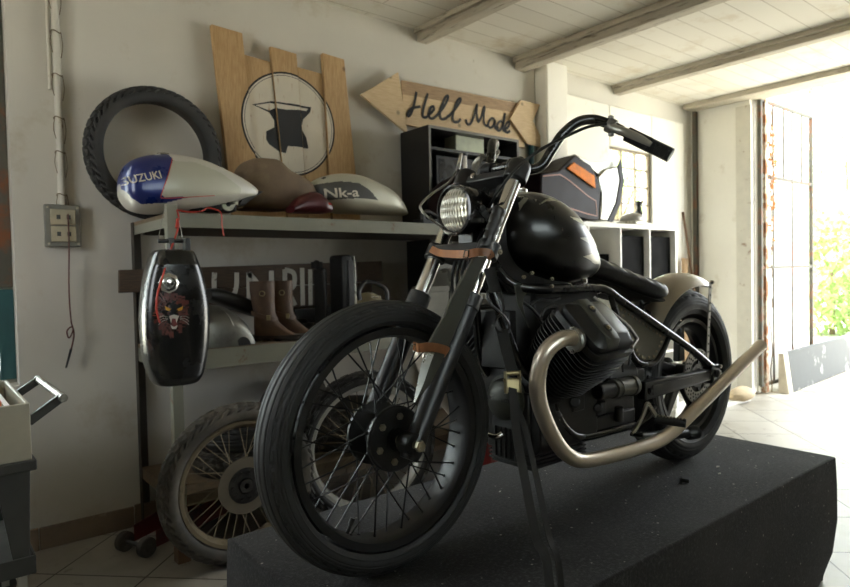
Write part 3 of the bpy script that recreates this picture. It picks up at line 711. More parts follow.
# ================================================================ TANKS ON THE TOP SHELF
def tank_loft(secs, y, mt, n=96, k=10, e=2.5, zc=.42):
    """secs: (px, py_top, py_bottom, half_width): a hollow-looking fuel tank lofted along x at depth y"""
    P = [(Y(a, (t+b_)/2, y).x, Y(a, t, y).z, Y(a, b_, y).z, w) for a, t, b_, w in secs]
    P = spline(P, k); rings = []
    for x, zt_, zb_, w in P:
        c = zb_+(zt_-zb_)*zc
        rings.append(sring((x, y, c), (0, 1, 0), (0, 0, 1), max(w, .002), max(zt_-c, .002), max(c-zb_, .002), n, e))
    return MB().loft(rings)
def paint(mb, fn):
    for i, f in enumerate(mb.f):
        if len(f) > 4: continue
        c = sum((mb.v[j] for j in f), V((0, 0, 0)))/len(f); mb.mi[i] = fn(c)
def refine(mb, fn, k=1): pass
def decal_text(txt, size, o, u, v, bv, nrm, lift=.0012, bold=.002, sx=1, shear=0):
    """lettering draped over a curved surface: every vertex is dropped on the surface along -nrm"""
    vs, fs, w = text_mesh(txt, size, 0, bold, shear, sx)
    bm = bmesh.new(); ve = [bm.verts.new(p) for p in vs]
    for f in fs:
        try: bm.faces.new([ve[i] for i in f])
        except ValueError: pass
    bmesh.ops.triangulate(bm, faces=bm.faces)
    for _ in range(2): bmesh.ops.subdivide_edges(bm, edges=[e for e in bm.edges if e.calc_length() > size*.12], cuts=1)
    bmesh.ops.triangulate(bm, faces=bm.faces)
    b = MB(); out = []; bm.verts.index_update()
    for q in bm.verts:
        p = V(o)+V(u)*q.co.x+V(v)*q.co.y; h = bv.ray_cast(p+V(nrm)*.3, -V(nrm))
        out.append((h[0] if h[0] else p)+V(nrm)*lift)
    b.add(out, [[q.index for q in f.verts] for f in bm.faces]); bm.free(); return b
# --- blue and white tank
yT = 2.98; ys = 2.87
t = thing('fuel_tank', Y(185, 213, yT), 'blue, silver and white motorcycle fuel tank with lettering, leftmost on the top shelf', 'fuel tank')
b = tank_loft([(119, 184, 193, .03), (122, 172, 201, .085), (130, 162, 210, .12), (145, 156.5, 214, .135), (165, 155, 213.5, .138), (185, 157, 211, .13), (205, 162, 208.5, .115), (228, 172, 204, .09), (243, 180, 200, .065), (252, 186, 198, .045), (257, 190, 195, .02)], yT, None, k=22, n=150)
q = lambda L: [(Y(a, c, ys).x, Y(a, c, ys).z) for a, c in L]
blue = q([(120, 196), (119, 150), (170, 148), (173.5, 160), (170, 170), (160, 196), (190, 197), (165, 203), (142, 204), (133, 198), (125, 186), (121, 176)])
pan = q([(173, 160.5), (196, 162), (222, 172), (244, 188), (243, 193), (215, 196), (163, 198), (160, 195), (166, 178), (169, 168)])
pano = q([(172.2, 160), (180, 161), (190, 170), (190, 190), (215, 196), (215, 196.6), (162, 198.9), (159, 196), (165.2, 178), (168.2, 168)])
def f(c):
    if inpoly(c.x, c.z, pan): return 2
    if inpoly(c.x, c.z, blue): return 1
    return 0
paint(b, f); bv = b.bvh()
body = obj('tank_body', b, ['white_tank', 'blue', 'silver_tank', 'cable_red'], t)
def drape(bv, pts, k=10):
    out = []
    for x, z in spline(pts, k):
        h = bv.ray_cast(V((x, 2.4, z)), V((0, 1, 0)))
        if h[0]: out.append(tuple(h[0]+V((0, -.0006, 0))))
    return out
obj('coachline', MB().strap(drape(bv, q([(173, 158), (169, 168), (165.5, 178), (159.5, 196), (163, 198.6), (180, 198), (200, 196.6), (215, 195.6)])), .0035, .0012, V((0, 1, 0)), sm=1), 'cable_red', body, label='thin red coachline')
obj('tail_plate', MB().ppoly([Y(247, 194, 2.93), Y(256, 190, 2.95), Y(264, 191.5, 2.97), Y(255, 197, 2.94), Y(244, 206, 2.93), Y(238, 205, 2.93)], (0, .09, 0)), 'dark_plastic', t, bevel=.004)
o = Y(126, 184.5, ys); e = Y(160, 179, ys); u = (e-o); L = u.length; u.normalize(); vv = V((0, -1, 0)).cross(u)
if vv.z < 0: vv = -vv
vs, fs, w = text_mesh('SUZUKI', 1); 
b = decal_text('SUZUKI', .047, o, u, vv, bv, V((0, -1, 0)), bold=.0006, sx=L/(w*.047)); obj('tank_lettering', b, 'letter', body)
obj('filler_cap', MB().lathe([(.03, 0), (.032, .008), (.026, .016), (.012, .02), (0, .02)], (Y(163, 158, yT).x, yT, Y(163, 156, yT).z-.005), (0, 0, 1), 24), 'chrome', t)
b = MB(); 
for yy in (2.93, 3.03):
    c = Y(228, 204.5, yy); obj('mount_lug', MB().cyl((c.x, yy-.004, c.z), (c.x, yy+.004, c.z), .032, n=20).bx(c.x-.03, c.x+.05, yy-.004, yy+.004, c.z, c.z+.04), 'silver_tank', t, bevel=.002)
b = MB()
for yy in (2.93, 3.03): c = Y(228, 204.5, yy); b.cyl((c.x, yy-.006, c.z), (c.x, yy+.006, c.z), .011, n=14)
obj('lug_hole', b, 'matt_black', t)
c = Y(200, 208, yT); obj('tunnel', MB().bx(c.x-.16, c.x+.16, yT-.05, yT+.05, c.z-.015, c.z+.02), 'matt_black', t, bevel=.01)
# red wiring dangling from the tank
b = thing('wiring_loom', Y(190, 212, 2.82), 'thin red wires dangling from the underside of the blue and white tank', 'wire')
obj('wire', MB().tube([Y(177, 210, 2.81), Y(190, 212, 2.80), (Y(202, 211, 2.8)), Y(207, 208, 2.82), Y(214, 209, 2.81), Y(221, 213, 2.8), Y(222, 225, 2.8), Y(224, 236, 2.8)], .0035, n=6), 'cable_red', b)
obj('wire', MB().tube([Y(177, 210, 2.81), Y(179, 220, 2.79), Y(177, 232, 2.77), Y(172, 246, 2.67), Y(163, 275, 2.60), Y(157, 296, 2.594), Y(157, 312, 2.592), Y(160, 323, 2.594)], .0038, n=6), 'cable_red', b)
obj('connector', MB().cyl(Y(178, 219, 2.79), Y(177, 228, 2.775), .008, n=10), 'cable_red', b)
# --- hanging black tank with the cat painting
yH = 2.70
t = thing('hanging_fuel_tank', Y(175, 383, yH), 'black fuel tank with a snarling cat painting, hanging on the rack post', 'fuel tank')
rows = [(250, 157, 187), (252.5, 152, 192), (262, 148.5, 196), (278, 144.5, 201.5), (300, 141.8, 206.5), (322, 141.2, 208), (345, 143, 207), (362, 146, 204.5), (375, 151, 200.5), (382, 156, 196), (384, 162, 190)]
P = spline([(Y((l+r_)/2, py, yH).x, Y((l+r_)/2, py, yH).z, (Y(r_, py, yH).x-Y(l, py, yH).x)/2) for py, l, r_ in rows], 22)
rings = [sring((x, yH, z), (1, 0, 0), (0, 1, 0), w, .07*min(1, w/.1)+.01, .085*min(1, w/.1)+.01, 220, 3.2) for x, z, w in P]
b = MB().loft(rings); fz = min(p.y for p in b.v); print('hang front', fz)
cc = Y(172, 313, fz); rr_ = (Y(191, 313, fz).x-Y(153, 313, fz).x)/2; rz2 = (Y(172, 287, fz).z-Y(172, 341, fz).z)/2
def f(c):
    if c.y < yH-.05:
        a = math.atan2((c.z-cc.z)/rz2, (c.x-cc.x)/rr_); d = math.hypot((c.z-cc.z)/rz2, (c.x-cc.x)/rr_)
        if .42 < d < .88+.22*noise.noise(V((math.cos(a)*8, math.sin(a)*8, d*2))): return 2 if noise.noise(V((math.cos(a)*14, math.sin(a)*14, d*3))) > -.18 else 0
        if .42 >= d and noise.noise(c*110) > .3: return 2
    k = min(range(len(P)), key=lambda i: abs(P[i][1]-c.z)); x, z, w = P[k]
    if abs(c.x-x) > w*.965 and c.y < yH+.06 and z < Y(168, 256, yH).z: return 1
    return 0
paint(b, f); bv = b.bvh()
M['cat_fur'] = mat('airbrushed russet', (78, 34, 27), .3, var=.5, scale=40, coat=.3)
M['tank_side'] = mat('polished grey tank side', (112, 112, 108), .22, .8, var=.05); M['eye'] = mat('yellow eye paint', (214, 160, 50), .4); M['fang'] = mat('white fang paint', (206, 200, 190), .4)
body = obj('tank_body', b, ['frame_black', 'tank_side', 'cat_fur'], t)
def on(bv, px, py, y, lift=.001):
    p = Y(px, py, y); h = bv.ray_cast(p+V((0, -.3, 0)), V((0, 1, 0))); return (h[0] if h[0] else p)+V((0, -lift, 0))
b = MB()
for pp in ([(165, 306), (171, 309), (169, 311), (166, 310)], [(183, 306), (177, 309), (178.5, 311), (182, 310)]): b.ppoly([on(bv, *a, fz) for a in pp], (0, -.001, 0))
obj('cat_eyes', b, 'eye', body)
b = MB()
for pp in ([(169, 316), (174, 314.5), (179, 316), (177.5, 319), (176.5, 323), (175.4, 318.5), (172, 318.5), (171, 323), (170, 319)], [(170.5, 325), (172, 329), (176, 329), (177.5, 325), (174, 327)]): b.ppoly([on(bv, *a, fz) for a in pp], (0, -.001, 0))
for s_ in (-1, 1):
    for k in range(3): b.strap([tuple(on(bv, 174+s_*6, 317+k*1.2, fz)), tuple(on(bv, 174+s_*11, 316+k*2.5, fz)), tuple(on(bv, 174+s_*15, 318+k*3.5, fz))], .0012, .001, V((0, 1, 0)), sm=2)
obj('cat_fangs', b, 'fang', body)
obj('cat_mouth', MB().ppoly([on(bv, *a, fz, .0006) for a in [(171, 319), (177, 319), (177, 325), (174, 327), (171, 325)]], (0, -.0008, 0)), 'red', body)
c = on(bv, 168.5, 283, fz, 0)
cap = obj('filler_cap', MB().lathe([(.040, 0), (.041, .006), (.034, .012), (.026, .014), (.024, .009), (.016, .009), (.014, .022), (0, .024)], c, (0, -1, 0), 8), 'chrome', t, angle=30)
obj('mount_bracket', MB().bx(Y(160, 0, yH).x, Y(165, 0, yH).x, yH-.02, yH+.02, Y(168, 256, yH).z, Y(168, 238, yH).z).bx(Y(176, 0, yH).x, Y(181, 0, yH).x, yH-.02, yH+.02, Y(168, 256, yH).z, Y(168, 238, yH).z).cyl(Y(158, 241, yH), Y(183, 241, yH), .008), 'dark_plastic', t, bevel=.002)
obj('hanging_wire', MB().tube([Y(158, 240, yH), Y(161, 225, 2.76), Y(164, 210, 2.826)], .0015, n=5).tube([Y(183, 240, yH), Y(180, 225, 2.76), Y(177, 210, 2.826)], .0015, n=5), 'alloy', t)
# --- brown tank
yB = 3.11
t = thing('fuel_tank', Y(280, 211, yB), 'angular primer brown fuel tank sitting behind the blue and white one', 'fuel tank')
b = tank_loft([(238, 173, 209, .08), (243, 165, 210, .11), (250, 160, 210.5, .125), (262, 160, 210.5, .13), (273, 162, 211, .13), (283, 171, 211, .125), (296, 178, 210.5, .12), (306, 185, 210, .1), (312, 197, 208.5, .07)], yB, None, e=4.5, k=4)
obj('tank_body', b, 'brown_tank', t)
t = tag(obj('side_cover', tank_loft([(290, 206, 213, .05), (300, 196, 213.5, .06), (312, 192, 213.6, .07), (321, 197, 213.8, .07), (328, 204, 213, .05)], 2.95, None, e=2.6, k=6), 'darkred'), 'dark red glossy cover tucked under the primer brown tank', 'cover')
tag(obj('red_strap', MB().strap([Y(309, 193, 2.92), Y(318, 197, 2.90), Y(328, 203, 2.885), Y(332, 204.5, 2.88)], .008, .004, V((0, 1, 0))), 'cable_red'), 'thin bright red tag strap lying beside the dark red cover', 'strap')
# --- cream tank with lettering
yN = 3.09; ysn = 2.97
t = thing('fuel_tank', Y(365, 214, yN), 'cream silver fuel tank with a grey swoosh and short lettering, rightmost of the pale tanks', 'fuel tank')
b = tank_loft([(309, 187, 198, .05), (314, 181, 204, .09), (325, 176, 210, .12), (340, 174, 213.5, .135), (356, 176, 214, .135), (372, 182, 214.5, .125), (386, 190, 215, .11), (397, 201, 215.5, .08), (403, 211, 215.5, .05)], yN, None, e=2.5, k=16, n=130)
sw = [(Y(a, c, ysn).x, Y(a, c, ysn).z) for a, c in [(312, 189), (322, 183), (340, 181), (358, 183), (368, 190), (378, 201), (360, 198.5), (345, 199), (328, 200), (320, 196)]]
paint(b, lambda c: 1 if inpoly(c.x, c.z, sw) else 0); bv = b.bvh()
body = obj('tank_body', b, ['silver_tank', 'grey_tank'], t)
o = Y(327, 198, ysn); e = Y(357, 197, ysn); u = (e-o); L = u.length; u.normalize(); vv = u.cross(V((0, -1, 0)))
if vv.z < 0: vv = -vv
vs, fs, w = text_mesh('Nk-a', 1)
b = decal_text('Nk-a', .072, o, u, vv, bv, V((0, -1, 0)), bold=.0012, sx=L/(w*.072)); obj('tank_lettering', b, 'letter', body)
obj('filler_neck', MB().bx(Y(312, 0, yN).x, Y(326, 0, yN).x, yN-.07, yN+.07, Y(318, 200, yN).z, Y(318, 178, yN).z), 'matt_black', t, bevel=.02)
# --- dark things at the right end of the shelf
yD = 2.99
t = thing('fuel_tank', Y(446, 218, yD), 'dark brown teardrop tank on the rack directly behind the headlamp', 'fuel tank')
obj('tank_body', tank_loft([(432, 200, 214, .05), (438, 187, 217, .09), (450, 178, 219, .115), (466, 176, 220, .12), (490, 184, 221, .1), (510, 200, 221, .06)], yD, None, k=8), 'maroon', t)
t = thing('clamp_bracket', Y(425, 218, 2.97), 'small black clamp bracket beside the dark brown tank', 'bracket')
a = Y(416, 217, 2.97); c = Y(436, 217, 2.97); zz = TOPZ+.001
obj('body', MB().bx(a.x, c.x, 2.9, 3.0, zz, zz+.035).cyl((a.x+.03, 2.95, zz+.035), (a.x+.03, 2.95, zz+.06), .02), 'dark_plastic', t, bevel=.004)
obj('tube', MB().tube([(a.x+.02, 2.95, zz+.06), (a.x+.07, 2.95, zz+.085), (c.x, 2.95, zz+.05)], .012), 'dark_plastic', t)
# black cabinet on the rack
cx0, cx1, cyf, cyb, cz0 = 2.566, 3.40, 3.112, 3.405, TOPZ+.001; cz1 = X(428.5, 124.5, 2.566).z
t = thing('open_cabinet', ((cx0+cx1)/2, 3.25, cz0), 'black open fronted cabinet standing on the rack under the arrow sign', 'cabinet')
obj('side_panel', MB().bx(cx0, cx0+.018, cyf, cyb, cz0, cz1), 'black_lam', t); obj('side_panel', MB().bx(cx1-.018, cx1, cyf, cyb, cz0, cz1), 'black_lam', t)
obj('panel_edge', MB().bx(cx0, cx0+.018, cyf-.002, cyf, cz0, cz1).bx(cx1-.018, cx1, cyf-.002, cyf, cz0, cz1).bx(cx0+.018, cx1-.018, cyf-.002, cyf, cz1-.018, cz1), 'black_edge', t, label='worn grey front edge')
obj('top_panel', MB().bx(cx0+.018, cx1-.018, cyf, cyb, cz1-.018, cz1), 'black_lam', t)
obj('back_panel', MB().bx(cx0+.018, cx1-.018, cyb-.008, cyb, cz0, cz1-.018), 'black_lam', t)
zs = X(440, 152, 3.0).z-.03
zs = Y(450, 152, 3.2).z
obj('shelf', MB().bx(cx0+.018, cx1-.018, cyf+.01, cyb-.008, zs-.018, zs), 'black_lam', t)
x0, x1 = Y(452, 145, 3.22).x, Y(480, 145, 3.22).x
tag(obj('reflection_panel', MB().bx(x0, x1, 3.18, 3.3, zs+.001, zs+.125), mat('pale green reflection', (206, 214, 190), .6), bevel=.004), 'pale green block standing for a glass reflection in the open black cabinet', 'box')  # added pale block, a glass reflection put into its colour
x0, x1 = Y(436, 145, 3.2).x, Y(500, 145, 3.2).x
t = thing('screen', ((x0+x1)/2, 3.2, cz0), 'dark flat screen standing in the lower compartment of the open black cabinet', 'screen')
obj('casing', MB().bx(x0, x1, 3.2, 3.24, cz0+.03, zs-.03).bx((x0+x1)/2-.1, (x0+x1)/2+.1, 3.15, 3.3, cz0, cz0+.03), 'dark_plastic', t, bevel=.004)
obj('glass_panel', MB().bx(x0+.02, x1-.02, 3.197, 3.2, cz0+.05, zs-.05), 'frame_black', t)
x = Y(465, 170, 3.05).x
t = thing('spray_tube', (x, 3.05, TOPZ), 'slim white upright tube with a dark cap behind the handlebar', 'tube')
obj('body', MB().cyl((x, 3.05, TOPZ+.001), (x, 3.05, Y(465, 156, 3.05).z), .014), 'white_lam', t); obj('cap', MB().cyl((x, 3.05, Y(465, 156, 3.05).z), (x, 3.05, Y(465, 153, 3.05).z), .018), 'dark_plastic', t)
# lower black box on the middle shelf below the cabinet
t = thing('closed_cabinet', (3.0, 3.2, MIDZ), 'black closed cabinet on the middle shelf behind the front fork', 'cabinet')
zt_ = TOPZ-.07
obj('carcass', MB().bx(cx0, 2.74, cyf, cyb-.04, MIDZ+.001, zt_), 'black_lam', t, bevel=.002); obj('door', MB().bx(cx0+.004, 2.736, cyf-.016, cyf-.001, MIDZ+.01, zt_-.01), 'black_edge', t, bevel=.002)
# teal pole right of the arrow sign
x = Y(531, 140, 3.40).x
tag(obj('pipe', MB().cyl((x, 3.40, 0), (x, 3.40, 2.5), .022, n=14), 'teal'), 'teal painted pipe on the wall behind the arrow tail', 'pipe')

# ================================================================ MIDDLE SHELF
ysn = 3.352; t = thing('lettered_plank', Y(250, 300, ysn), 'dark weathered plank sign with hand painted white capitals behind the boots', 'sign')
w_ = lambda a, c: Y(a, c, ysn)
obj('plank', MB().ppoly([w_(119, 270), w_(382, 261), w_(383, 281), w_(119, 293)], (0, .02, 0)), 'old_wood', t, bevel=.003)
obj('plank', MB().ppoly([w_(200, 290), w_(372, 282.5), w_(372, 298), w_(315, 306), w_(200, 312)], (0, .02, 0)), 'old_wood', t, bevel=.003)
def dp(x, y): return Y(200+x/4.25, 250+y/4.25, ysn-.0035)
for nm, sts, wd in (('u', [[(62, 96), (60, 150), (70, 188), (110, 200), (145, 185), (155, 150), (156, 96)]], .026), ('n', [[(210, 236), (208, 96)], [(206, 98), (250, 150), (303, 232)], [(305, 236), (303, 88)]], .03),
                    ('r', [[(362, 236), (360, 82)], [(360, 84), (396, 96), (402, 130), (392, 160), (362, 172)], [(372, 172), (390, 205), (404, 236)]], .028), ('i', [[(437, 236), (434, 76)]], .028), ('i', [[(470, 236), (468, 82)]], .026)):
    b = MB()
    for s_ in sts: b.strap([tuple(dp(*p)) for p in s_], wd, .003, V((0, 1, 0)), sm=6)
    obj('painted_letter', b, 'letter_white', t)
sz = MIDZ+.001
tag(obj('wooden_batten', MB().bx(Y(285, 0, 3.3).x, Y(345, 0, 3.3).x, 3.28, 3.34, Y(300, 325, 3.3).z, Y(300, 309, 3.3).z).bx(Y(290, 0, 3.3).x, Y(296, 0, 3.3).x, 3.29, 3.33, sz, Y(300, 325, 3.3).z).bx(Y(336, 0, 3.3).x, Y(342, 0, 3.3).x, 3.29, 3.33, sz, Y(300, 325, 3.3).z), 'matt_black', bevel=.004), 'black bench rail below the painted plank, behind the boots', 'rail')
# grey mudguard shell
yF = 3.02
t = thing('mudguard_shell', Y(225, 350, yF), 'bare grey metal rear mudguard shell with an arched notch, left of the boots', 'mudguard')
P = spline([(Y(a, c, yF-.12).x, Y(a, c, yF-.02).z, w) for a, c, w in [(188, 330, .05), (196, 314, .10), (208, 306, .13), (222, 304.5, .14), (236, 308.5, .14), (247, 317, .13), (253, 327, .12), (256.5, 340, .11)]], 8)
rings = []
for x, z, w in P:
    r_ = [V((x, yF+w*math.cos(PI*i/30)*(1 if True else 1), sz+(z-sz)*(math.sin(PI*i/30)**.5))) for i in range(31)]
    ri = [V((x, yF+(w-.006)*math.cos(PI*i/30), sz+max(z-sz-.006, .001)*(math.sin(PI*i/30)**.5))) for i in range(30, -1, -1)]
    rings.append(r_+ri)
obj('shell', MB().loft(rings), 'bare_steel', t, angle=50)
c = Y(243, 349, yF-.132); obj('arched_notch', MB().prism([(math.cos(PI*i/14)*.036, math.sin(PI*i/14)*.04) for i in range(15)], (c.x, yF-.10, sz+.001), (1, 0, 0), (0, 0, 1), .04), 'matt_black', t)
obj('crease_line', MB().tube([Y(222, 309, 2.92), Y(229, 316, 2.895), (Y(234, 326, 2.883))], .002, n=5), 'alloy', t)
# saddle
t = tag(obj('motorcycle_saddle', MB().loft([sring(Y(204, 294, 3.16), (0, 1, 0), (0, 0, 1), .11, .025, .03, 24, 3), sring(Y(215, 296, 3.16), (0, 1, 0), (0, 0, 1), .12, .04, .04, 24, 3), sring(Y(235, 301, 3.16), (0, 1, 0), (0, 0, 1), .11, .035, .05, 24, 3), sring(Y(252, 307, 3.16), (0, 1, 0), (0, 0, 1), .08, .03, .05, 24, 3)]), 'leather_blk'), 'black leather saddle resting on top of the grey mudguard shell', 'saddle')
# boots
def boot(root, o, a, sc=1.0):
    R = Matrix.Rotation(a, 3, 'Z'); o = V(o)
    def ring(cx, z, rx, ry, n=24, tilt=0, e=2.2):
        return [o+(R @ V((cx+p[0]*rx, p[1]*ry, z+tilt*p[0]*rx)))*1 for p in [(math.copysign(abs(math.cos(2*PI*i/n))**(2/e), math.cos(2*PI*i/n)), math.copysign(abs(math.sin(2*PI*i/n))**(2/e), math.sin(2*PI*i/n))) for i in range(n)]]
    S = [(.0, .300, .056, .050, 0), (.0, .302, .062, .056, 0), (0, .26, .062, .055, 0), (.002, .20, .058, .051, -.1), (.006, .155, .056, .047, -.2), (.016, .12, .064, .046, -.45), (.04, .095, .085, .046, -.55), (.062, .07, .108, .047, -.45), (.075, .045, .122, .049, -.2), (.08, .026, .126, .050, 0), (.08, .024, .120, .046, 0)]
    b = MB().loft([[o+(p-o)*sc for p in ring(cx, z, rx, ry, tilt=tl)] for cx, z, rx, ry, tl in S]); u_ = obj('boot_upper', b, 'leather_brown', root)
    b = MB().loft([[o+(p-o)*sc for p in ring(.082, z, .131, .053)] for z in (.012, .028)]); 
    bb = ring(-.012, 0, .04, .047); b.loft([[o+(p-o)*sc for p in ring(-.01, z, .042, .047)] for z in (0, .014)]); b.loft([[o+(p-o)*sc for p in ring(.13, z, .075, .05)] for z in (0, .014)])
    obj('boot_sole', b, 'sole', root, bevel=.002)
    b = MB().tube([o+(R @ V((.008+.064*math.cos(q), .052*math.sin(q), .125-.02*math.cos(q))))*sc for q in [2*PI*i/20 for i in range(20)]], .004, closed=True, sec=[(-1, -2.5), (1, -2.5), (1, 2.5), (-1, 2.5)], up=V((0, 0, 1)), sm=1)
    obj('ankle_strap', b, 'leather_brown', root)
    q = o+(R @ V((.035, -.05, .118)))*sc; obj('buckle', MB().box(q, (.02, .008, .026), R), 'brass', root, bevel=.002)
    q = o+(R @ V((.01, -.058, .24)))*sc; obj('pull_ring', MB().tube([q+(R @ V((math.cos(i*PI/6)*.013, 0, math.sin(i*PI/6)*.013))) for i in range(12)], .0025, n=6, closed=True, sm=1), 'brass', root)
p = Y(261, 343, 3.02); p.z = sz; p.x += .015
t = thing('leather_boot', p, 'brown leather ankle strap boot, left and nearer one of the pair', 'boot', None); boot(t, p, -.62)
p = Y(277, 340, 3.06); p.z = sz
p.x += .03; t = thing('leather_boot', p, 'brown leather ankle strap boot, right one of the pair beside the black canister', 'boot', None); boot(t, p, -.55)
# canister and pannier
x0, x1 = Y(313, 0, 3.05).x, Y(333, 0, 3.05).x
x0, x1 = Y(313.5, 290, 3.14).x, Y(328, 290, 3.02).x; z1 = Y(320, 268, 3.0).z
t = thing('canister', ((x0+x1)/2, 3.1, sz), 'black plastic canister with a screw cap left of the ribbed case', 'canister')
obj('body', MB().bx(x0, x1, 3.02, 3.14, sz, z1), 'dark_plastic', t, bevel=.025, seg=3)
obj('cap', MB().cyl(((x0+x1)/2-.02, 3.08, z1), ((x0+x1)/2-.02, 3.08, z1+.035), .032), 'matt_black', t, bevel=.003); obj('handle', MB().tube([(x0, 3.1, z1-.005), (x0+.01, 3.1, z1+.03), (x1-.03, 3.1, z1+.03), (x1-.01, 3.1, z1-.005)], .011), 'dark_plastic', t)
x0, x1 = Y(329, 290, 3.12).x, Y(356, 290, 2.96).x; z1 = Y(340, 254.5, 2.96).z
t = thing('hard_case', ((x0+x1)/2, 3.1, sz), 'tall black ribbed hard case with a silver edge on the middle shelf', 'case')
obj('shell', MB().bx(x0, x1-.012, 2.96, 3.12, sz, z1), 'dark_plastic', t, bevel=.02, seg=3)
for k in range(4): xx = x0+.03+(x1-x0-.05)*k/3.5; obj('rib', MB().bx(xx-.006, xx+.006, 2.948, 2.962, sz+.04, z1-.03), 'dark_plastic', t, bevel=.003)
obj('trim_edge', MB().bx(x1-.012, x1, 2.955, 3.115, sz+.01, z1-.01), 'silver_paint', t, bevel=.003)
# cream helmet shaped lamp with black handle
p = Y(370, 300, 3.05); c = V((p.x, 3.08, sz+.10))
t = thing('cream_helmet', (p.x, 3.08, sz), 'small cream open face helmet with black trim right of the ribbed case', 'helmet')
obj('shell', MB().ball((p.x, 3.08, sz+.112), (.105, .12, .11), 24), 'cream_plastic', t)
obj('trim', MB().tube([Y(360, 300, 2.96), Y(359, 290, 2.97), Y(366, 282, 2.97), Y(377, 284, 2.96), Y(386, 290, 2.95), Y(387, 301, 2.95)], .013), 'dark_plastic', t)
obj('clip', MB().box(Y(376, 297, 2.94), (.05, .02, .012)), 'chrome', t, bevel=.002)
for k, (px_, py_, r_) in enumerate(((301, 329, .045), (311, 327, .035), (296, 331, .03))):
    p = Y(px_, py_, 3.13-.05*k)
    t = thing('metal_pot', (p.x, p.y, sz), ['round grey metal pot beside the right boot toe', 'smaller grey metal pot in front of the canister', 'smallest grey metal pot nearest the boot toe'][k], 'pot')
    obj('body', MB().lathe([(.001, 0), (r_, 0), (r_, r_*1.6), (r_*.6, r_*2), (.001, r_*2)], (p.x, p.y, sz), (0, 0, 1), 20), 'alloy_dark', t)
# things seen between the fork legs
t = thing('grey_carton', (2.0, 3.0, sz), 'grey box on the middle shelf seen behind the front fork', 'box')
a, c = Y(427, 300, 2.92), Y(449, 300, 2.92); obj('body', MB().bx(a.x, c.x, 2.92, 3.06, sz, Y(430, 292, 2.92).z), 'grey_plastic', t, bevel=.004); obj('lid', MB().bx(a.x-.004, c.x+.004, 2.916, 3.064, Y(430, 292, 2.92).z, Y(430, 290, 2.92).z+.02), 'grey_plastic', t, bevel=.004)
p = Y(455, 290, 2.97)
tag(obj('curved_panel', MB().loft([sring((p.x-.08+.04*k, 3.02+.02*k, sz+.185+.03*math.sin(k)), (0, 1, 0), (.25, 0, 1), .10-.008*k, .17-.02*k, .15, 20, 2.3) for k in range(5)]), 'silver_paint'), 'pale silver curved fairing panel behind the fork beside the grey box', 'fairing')
p = Y(470, 275, 3.2); tag(obj('oil_can', MB().lathe([(.001, 0), (.05, 0), (.05, .22), (.03, .25), (.015, .26), (.015, .3), (.001, .3)], (Y(447, 0, 3.25).x, 3.25, sz), (0, 0, 1), 20), 'red'), 'red oil can behind the silver fairing panel', 'can')

# ================================================================ BOTTOM SHELF AND FLOOR
bz = BOTZ+.002
def flat_tyre(px, y, z, R, W, rr, pat, mt, label):
    x = Y(px, 460, y).x; b = MB(); tyre(b, (x, y, z+W/2), (0, 0, 1), R, W, rr, pat, 216); return tag(obj('loose_tyre', b, mt, angle=30), label, 'tyre')
flat_tyre(240, 3.06, bz, .235, .12, .17, 'block', 'rubber_dusty', 'dusty tyre lying flat, lower of the stack behind the left wheel')
flat_tyre(243, 3.06, bz+.122, .235, .115, .17, 'road', 'rubber', 'dark tyre lying flat, upper of the stack behind the left wheel')
flat_tyre(350, 3.06, bz, .235, .12, .17, 'road', 'rubber_dusty', 'dusty tyre lying flat behind the knobbly wheel')
flat_tyre(352, 3.06, bz+.122, .235, .11, .17, 'block', 'rubber_dusty', 'upper dusty tyre of the stack behind the knobbly wheel')
p = Y(316, 400, 2.98); R = .24
b = MB(); xm_ = (Y(240, 460, 3.14).x+Y(350, 460, 3.12).x)/2; tyre(b, (xm_, 3.04, bz+R), (1, 0, 0), R, .075, .165, 'block', 216); tag(obj('loose_tyre', b, 'rubber_dusty', angle=30), 'dusty tyre standing upright between the two flat stacks', 'tyre')
p = Y(292, 379, 3.29); R = (p.z-bz)/2
b = MB(); tyre(b, (p.x, 3.345, bz+R), (0, 1, 0), R, .08, R-.06, 'smooth', 100); tag(obj('loose_tyre', b, 'rubber', angle=30), 'smooth black tyre standing against the wall on the bottom shelf', 'tyre')
